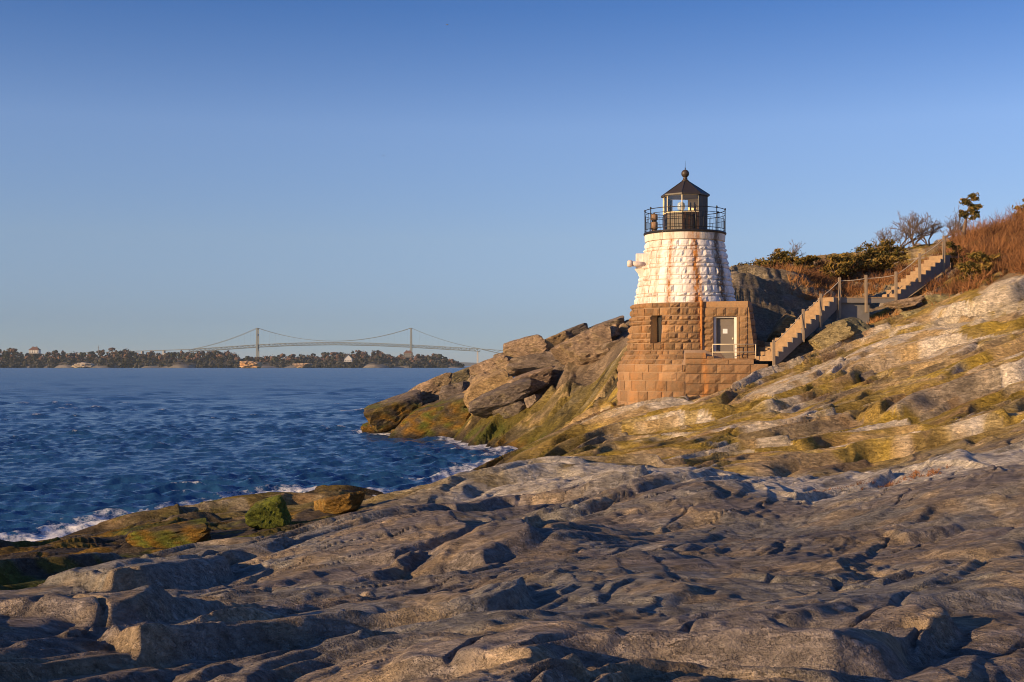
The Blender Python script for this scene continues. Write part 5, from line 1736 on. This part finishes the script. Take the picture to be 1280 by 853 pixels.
# ------------------------------------------------------------------ suspension bridge
BD = 4154.0
B0 = P(418, HY, BD)
bridge = empty('suspension_bridge', (B0.x, BD, 0)); tag(bridge, 'long grey suspension bridge with two slim towers across the bay', 'bridge')
M['steel'] = plain('bridge_steel', (0.20, 0.225, 0.215), .6, .1, .02)
M['pier'] = plain('bridge_concrete', (0.46, 0.44, 0.40), .8, .1, .02)
bx = lambda px: (px - 418) / F * BD
bz = lambda py: EYE - (py - HY) / F * BD
DW = 11.0
deck_pts = [(-40, 446), (120, 440.5), (178, 438.6), (235, 436.8), (322, 430.8), (368, 428.6), (418, 427.8), (468, 428.8), (514, 431), (600, 436), (640, 438.8), (760, 446), (860, 449)]
dz = lambda px: bz(float(np.interp(px, [p[0] for p in deck_pts], [p[1] for p in deck_pts])))
zs_ = lambda px: dz(px) - .0
seg = list(np.arange(-40, 861, 20))
for a, b in zip(seg[:-1], seg[1:]):
    m = MB(); m.hexa([(bx(a), -DW, dz(a) - 1.6), (bx(b), -DW, dz(b) - 1.6), (bx(b), DW, dz(b) - 1.6), (bx(a), DW, dz(a) - 1.6), (bx(a), -DW, dz(a)), (bx(b), -DW, dz(b)), (bx(b), DW, dz(b)), (bx(a), DW, dz(a))])
    m.build('deck_span', M['steel'], bridge)
# stiffening truss: chord and web of both sides in one part
TD = 9.0
for y in (-DW, DW):
    m = MB()
    n = 110
    xs_ = np.linspace(236, 600, n)
    for a, b in zip(xs_[:-1], xs_[1:]):
        m.tube([(bx(a), y, dz(a) - TD), (bx(b), y, dz(b) - TD)], .95, 4, False)
    for i, a in enumerate(xs_):
        m.tube([(bx(a), y, dz(a) - TD), (bx(a), y, dz(a) - 1)], .55, 4, False)
        if i < n - 1:
            b = xs_[i + 1]
            p, q_ = ((a, TD), (b, 1)) if i % 2 else ((a, 1), (b, TD))
            m.tube([(bx(p[0]), y, dz(p[0]) - p[1]), (bx(q_[0]), y, dz(q_[0]) - q_[1])], .5, 4, False)
    m.build('truss', M['steel'], bridge)
# approach haunch truss at the right
m = MB()
for k in range(10):
    a, b = 602 + k * 6, 608 + k * 6
    z = lambda p: dz(p) - 2 - 9 * abs(math.sin((p - 602) / 60 * math.pi))
    for y in (-DW, DW):
        m.tube([(bx(a), y, z(a)), (bx(b), y, z(b))], .8, 4, False); m.tube([(bx(a), y, z(a)), (bx(b), y, dz(b) - 1)], .5, 4, False)
m.build('haunch_truss', M['steel'], bridge)
for tp in (322, 514):
    tw = empty('bridge_tower', (bx(tp), 0, 0), 0, bridge)
    zt = bz(410.2)
    for y in (-DW, DW):
        m = MB(); m.hexa([(-3.2, y - 2.6, 10), (3.2, y - 2.6, 10), (3.2, y + 2.6, 10), (-3.2, y + 2.6, 10), (-2.0, y - 2, zt), (2.0, y - 2, zt), (2.0, y + 2, zt), (-2.0, y + 2, zt)]); m.build('leg', M['steel'], tw)
    for z in (22, dz(tp) - 14, zt - 24, zt - 4):
        m = MB(); m.box(-1.6, 1.6, -DW + 2, DW - 2, z, z + 4); m.build('strut', M['steel'], tw)
    m = MB(); m.box(-9, 9, -18, 18, -3, 10); m.build('footing', M['pier'], tw)
for y in (-DW, DW):
    for (p0, p1, y0, y1, sag) in ((322, 514, 410.2, 410.2, 16.4), (238, 322, 437.2, 410.2, 3.0), (514, 600, 410.2, 436.0, 3.0)):
        pts = []
        for k in range(25):
            s_ = k / 24
            px = p0 + (p1 - p0) * s_
            pts.append((bx(px), y, bz(y0 + (y1 - y0) * s_ + sag * 4 * s_ * (1 - s_))))
        m = MB(); m.tube(pts, .62, 5, False); m.build('main_cable', M['steel'], bridge)
for k in range(46):
    px = 244 + k * 7.8
    if abs(px - 322) < 4 or abs(px - 514) < 4 or px > 596: continue
    if px < 322: s_ = (px - 238) / 84; cy = 437.2 - 27 * s_ + 12 * s_ * (1 - s_)
    elif px < 514: s_ = (px - 322) / 192; cy = 410.2 + 65.6 * s_ * (1 - s_)
    else: s_ = (px - 514) / 86; cy = 410.2 + 25.8 * s_ + 12 * s_ * (1 - s_)
    if bz(cy) < dz(px) + 1: continue
    m = MB(); m.tube([(bx(px), -DW, dz(px)), (bx(px), -DW, bz(cy))], .13, 3, False); m.build('suspender', M['steel'], bridge)
for px in (60, 100, 140, 178, 205, 236, 597, 640, 690, 740, 800):
    m = MB(); zt = dz(px) - (TD if 230 < px < 610 else 2)
    for y in (-8, 8):
        m.hexa([(bx(px) - 3, y - 3, -3), (bx(px) + 3, y - 3, -3), (bx(px) + 3, y + 3, -3), (bx(px) - 3, y + 3, -3), (bx(px) - 2.2, y - 2.4, zt), (bx(px) + 2.2, y - 2.4, zt), (bx(px) + 2.2, y + 2.4, zt), (bx(px) - 2.2, y + 2.4, zt)])
    m.box(bx(px) - 2, bx(px) + 2, -11, 11, zt - 3, zt - .2)
    m.build('pier', M['pier'], bridge)

# ------------------------------------------------------------------ gulls far off
M['gull'] = plain('gull_grey', (0.30, 0.31, 0.33), .7, .2, 4.0)
for (px, py, d, rz, lab) in ((559, 31, 330, .4, 'tiny gull near the top of the sky'), (479, 195, 330, 1.2, 'tiny gull in the middle of the sky above the bridge'), (61, 197, 400, 2.0, 'tiny gull in the sky at the far left')):
    m = MB()
    rings = [(-.28, .01), (-.20, .05), (-.05, .085), (.10, .075), (.20, .05), (.25, .048), (.30, .03), (.36, .006)]
    m.tube([(x, 0, .02 * math.cos(x * 3)) for x, _ in rings], [q_ for _, q_ in rings], 8)
    for s_ in (-1, 1):
        prof = [(.10, 0.04, .02, .17), (.08, .25, .12, .15), (.06, .45, .11, .12), (-.06, .68, .02, .03)]
        b0 = len(m.v)
        for (x, y, z, c) in prof:
            m.v += [(x, s_ * y, z + .012), (x - c, s_ * y, z), (x, s_ * y, z - .008)]
        for j in range(3):
            for k in range(3):
                a, c = b0 + j * 3 + k, b0 + j * 3 + (k + 1) % 3
                m.f.append((a, c, c + 3, a + 3))
    m.add([(-.24, 0, .012), (-.40, -.07, .01), (-.40, .07, .01), (-.24, 0, -.01)], [(0, 1, 2), (3, 2, 1), (0, 3, 1), (0, 2, 3)])
    o = m.build('gull', M['gull'], None, True); o.location = P(px, py, d); o.rotation_euler = (.25, 0, rz)
    tag(o, lab, 'bird', 'gulls in the sky')

# ------------------------------------------------------------------ air
hz = MB(); hz.box(-15000, 15000, -400, 16500, -6.5, 150)
ht = bpy.data.materials.new('sea_air'); ht.use_nodes = True
hn = ht.node_tree.nodes; hn.clear()
hv = hn.new('ShaderNodeVolumePrincipled'); ho = hn.new('ShaderNodeOutputMaterial')
hv.inputs['Color'].default_value = (0.70, 0.86, 0.95, 1)
hv.inputs['Density'].default_value = HAZE
ht.node_tree.links.new(hv.outputs[0], ho.inputs['Volume'])
o = hz.build('haze', ht)
tag(o, 'thin sea air over the bay', 'haze', None, 'stuff')
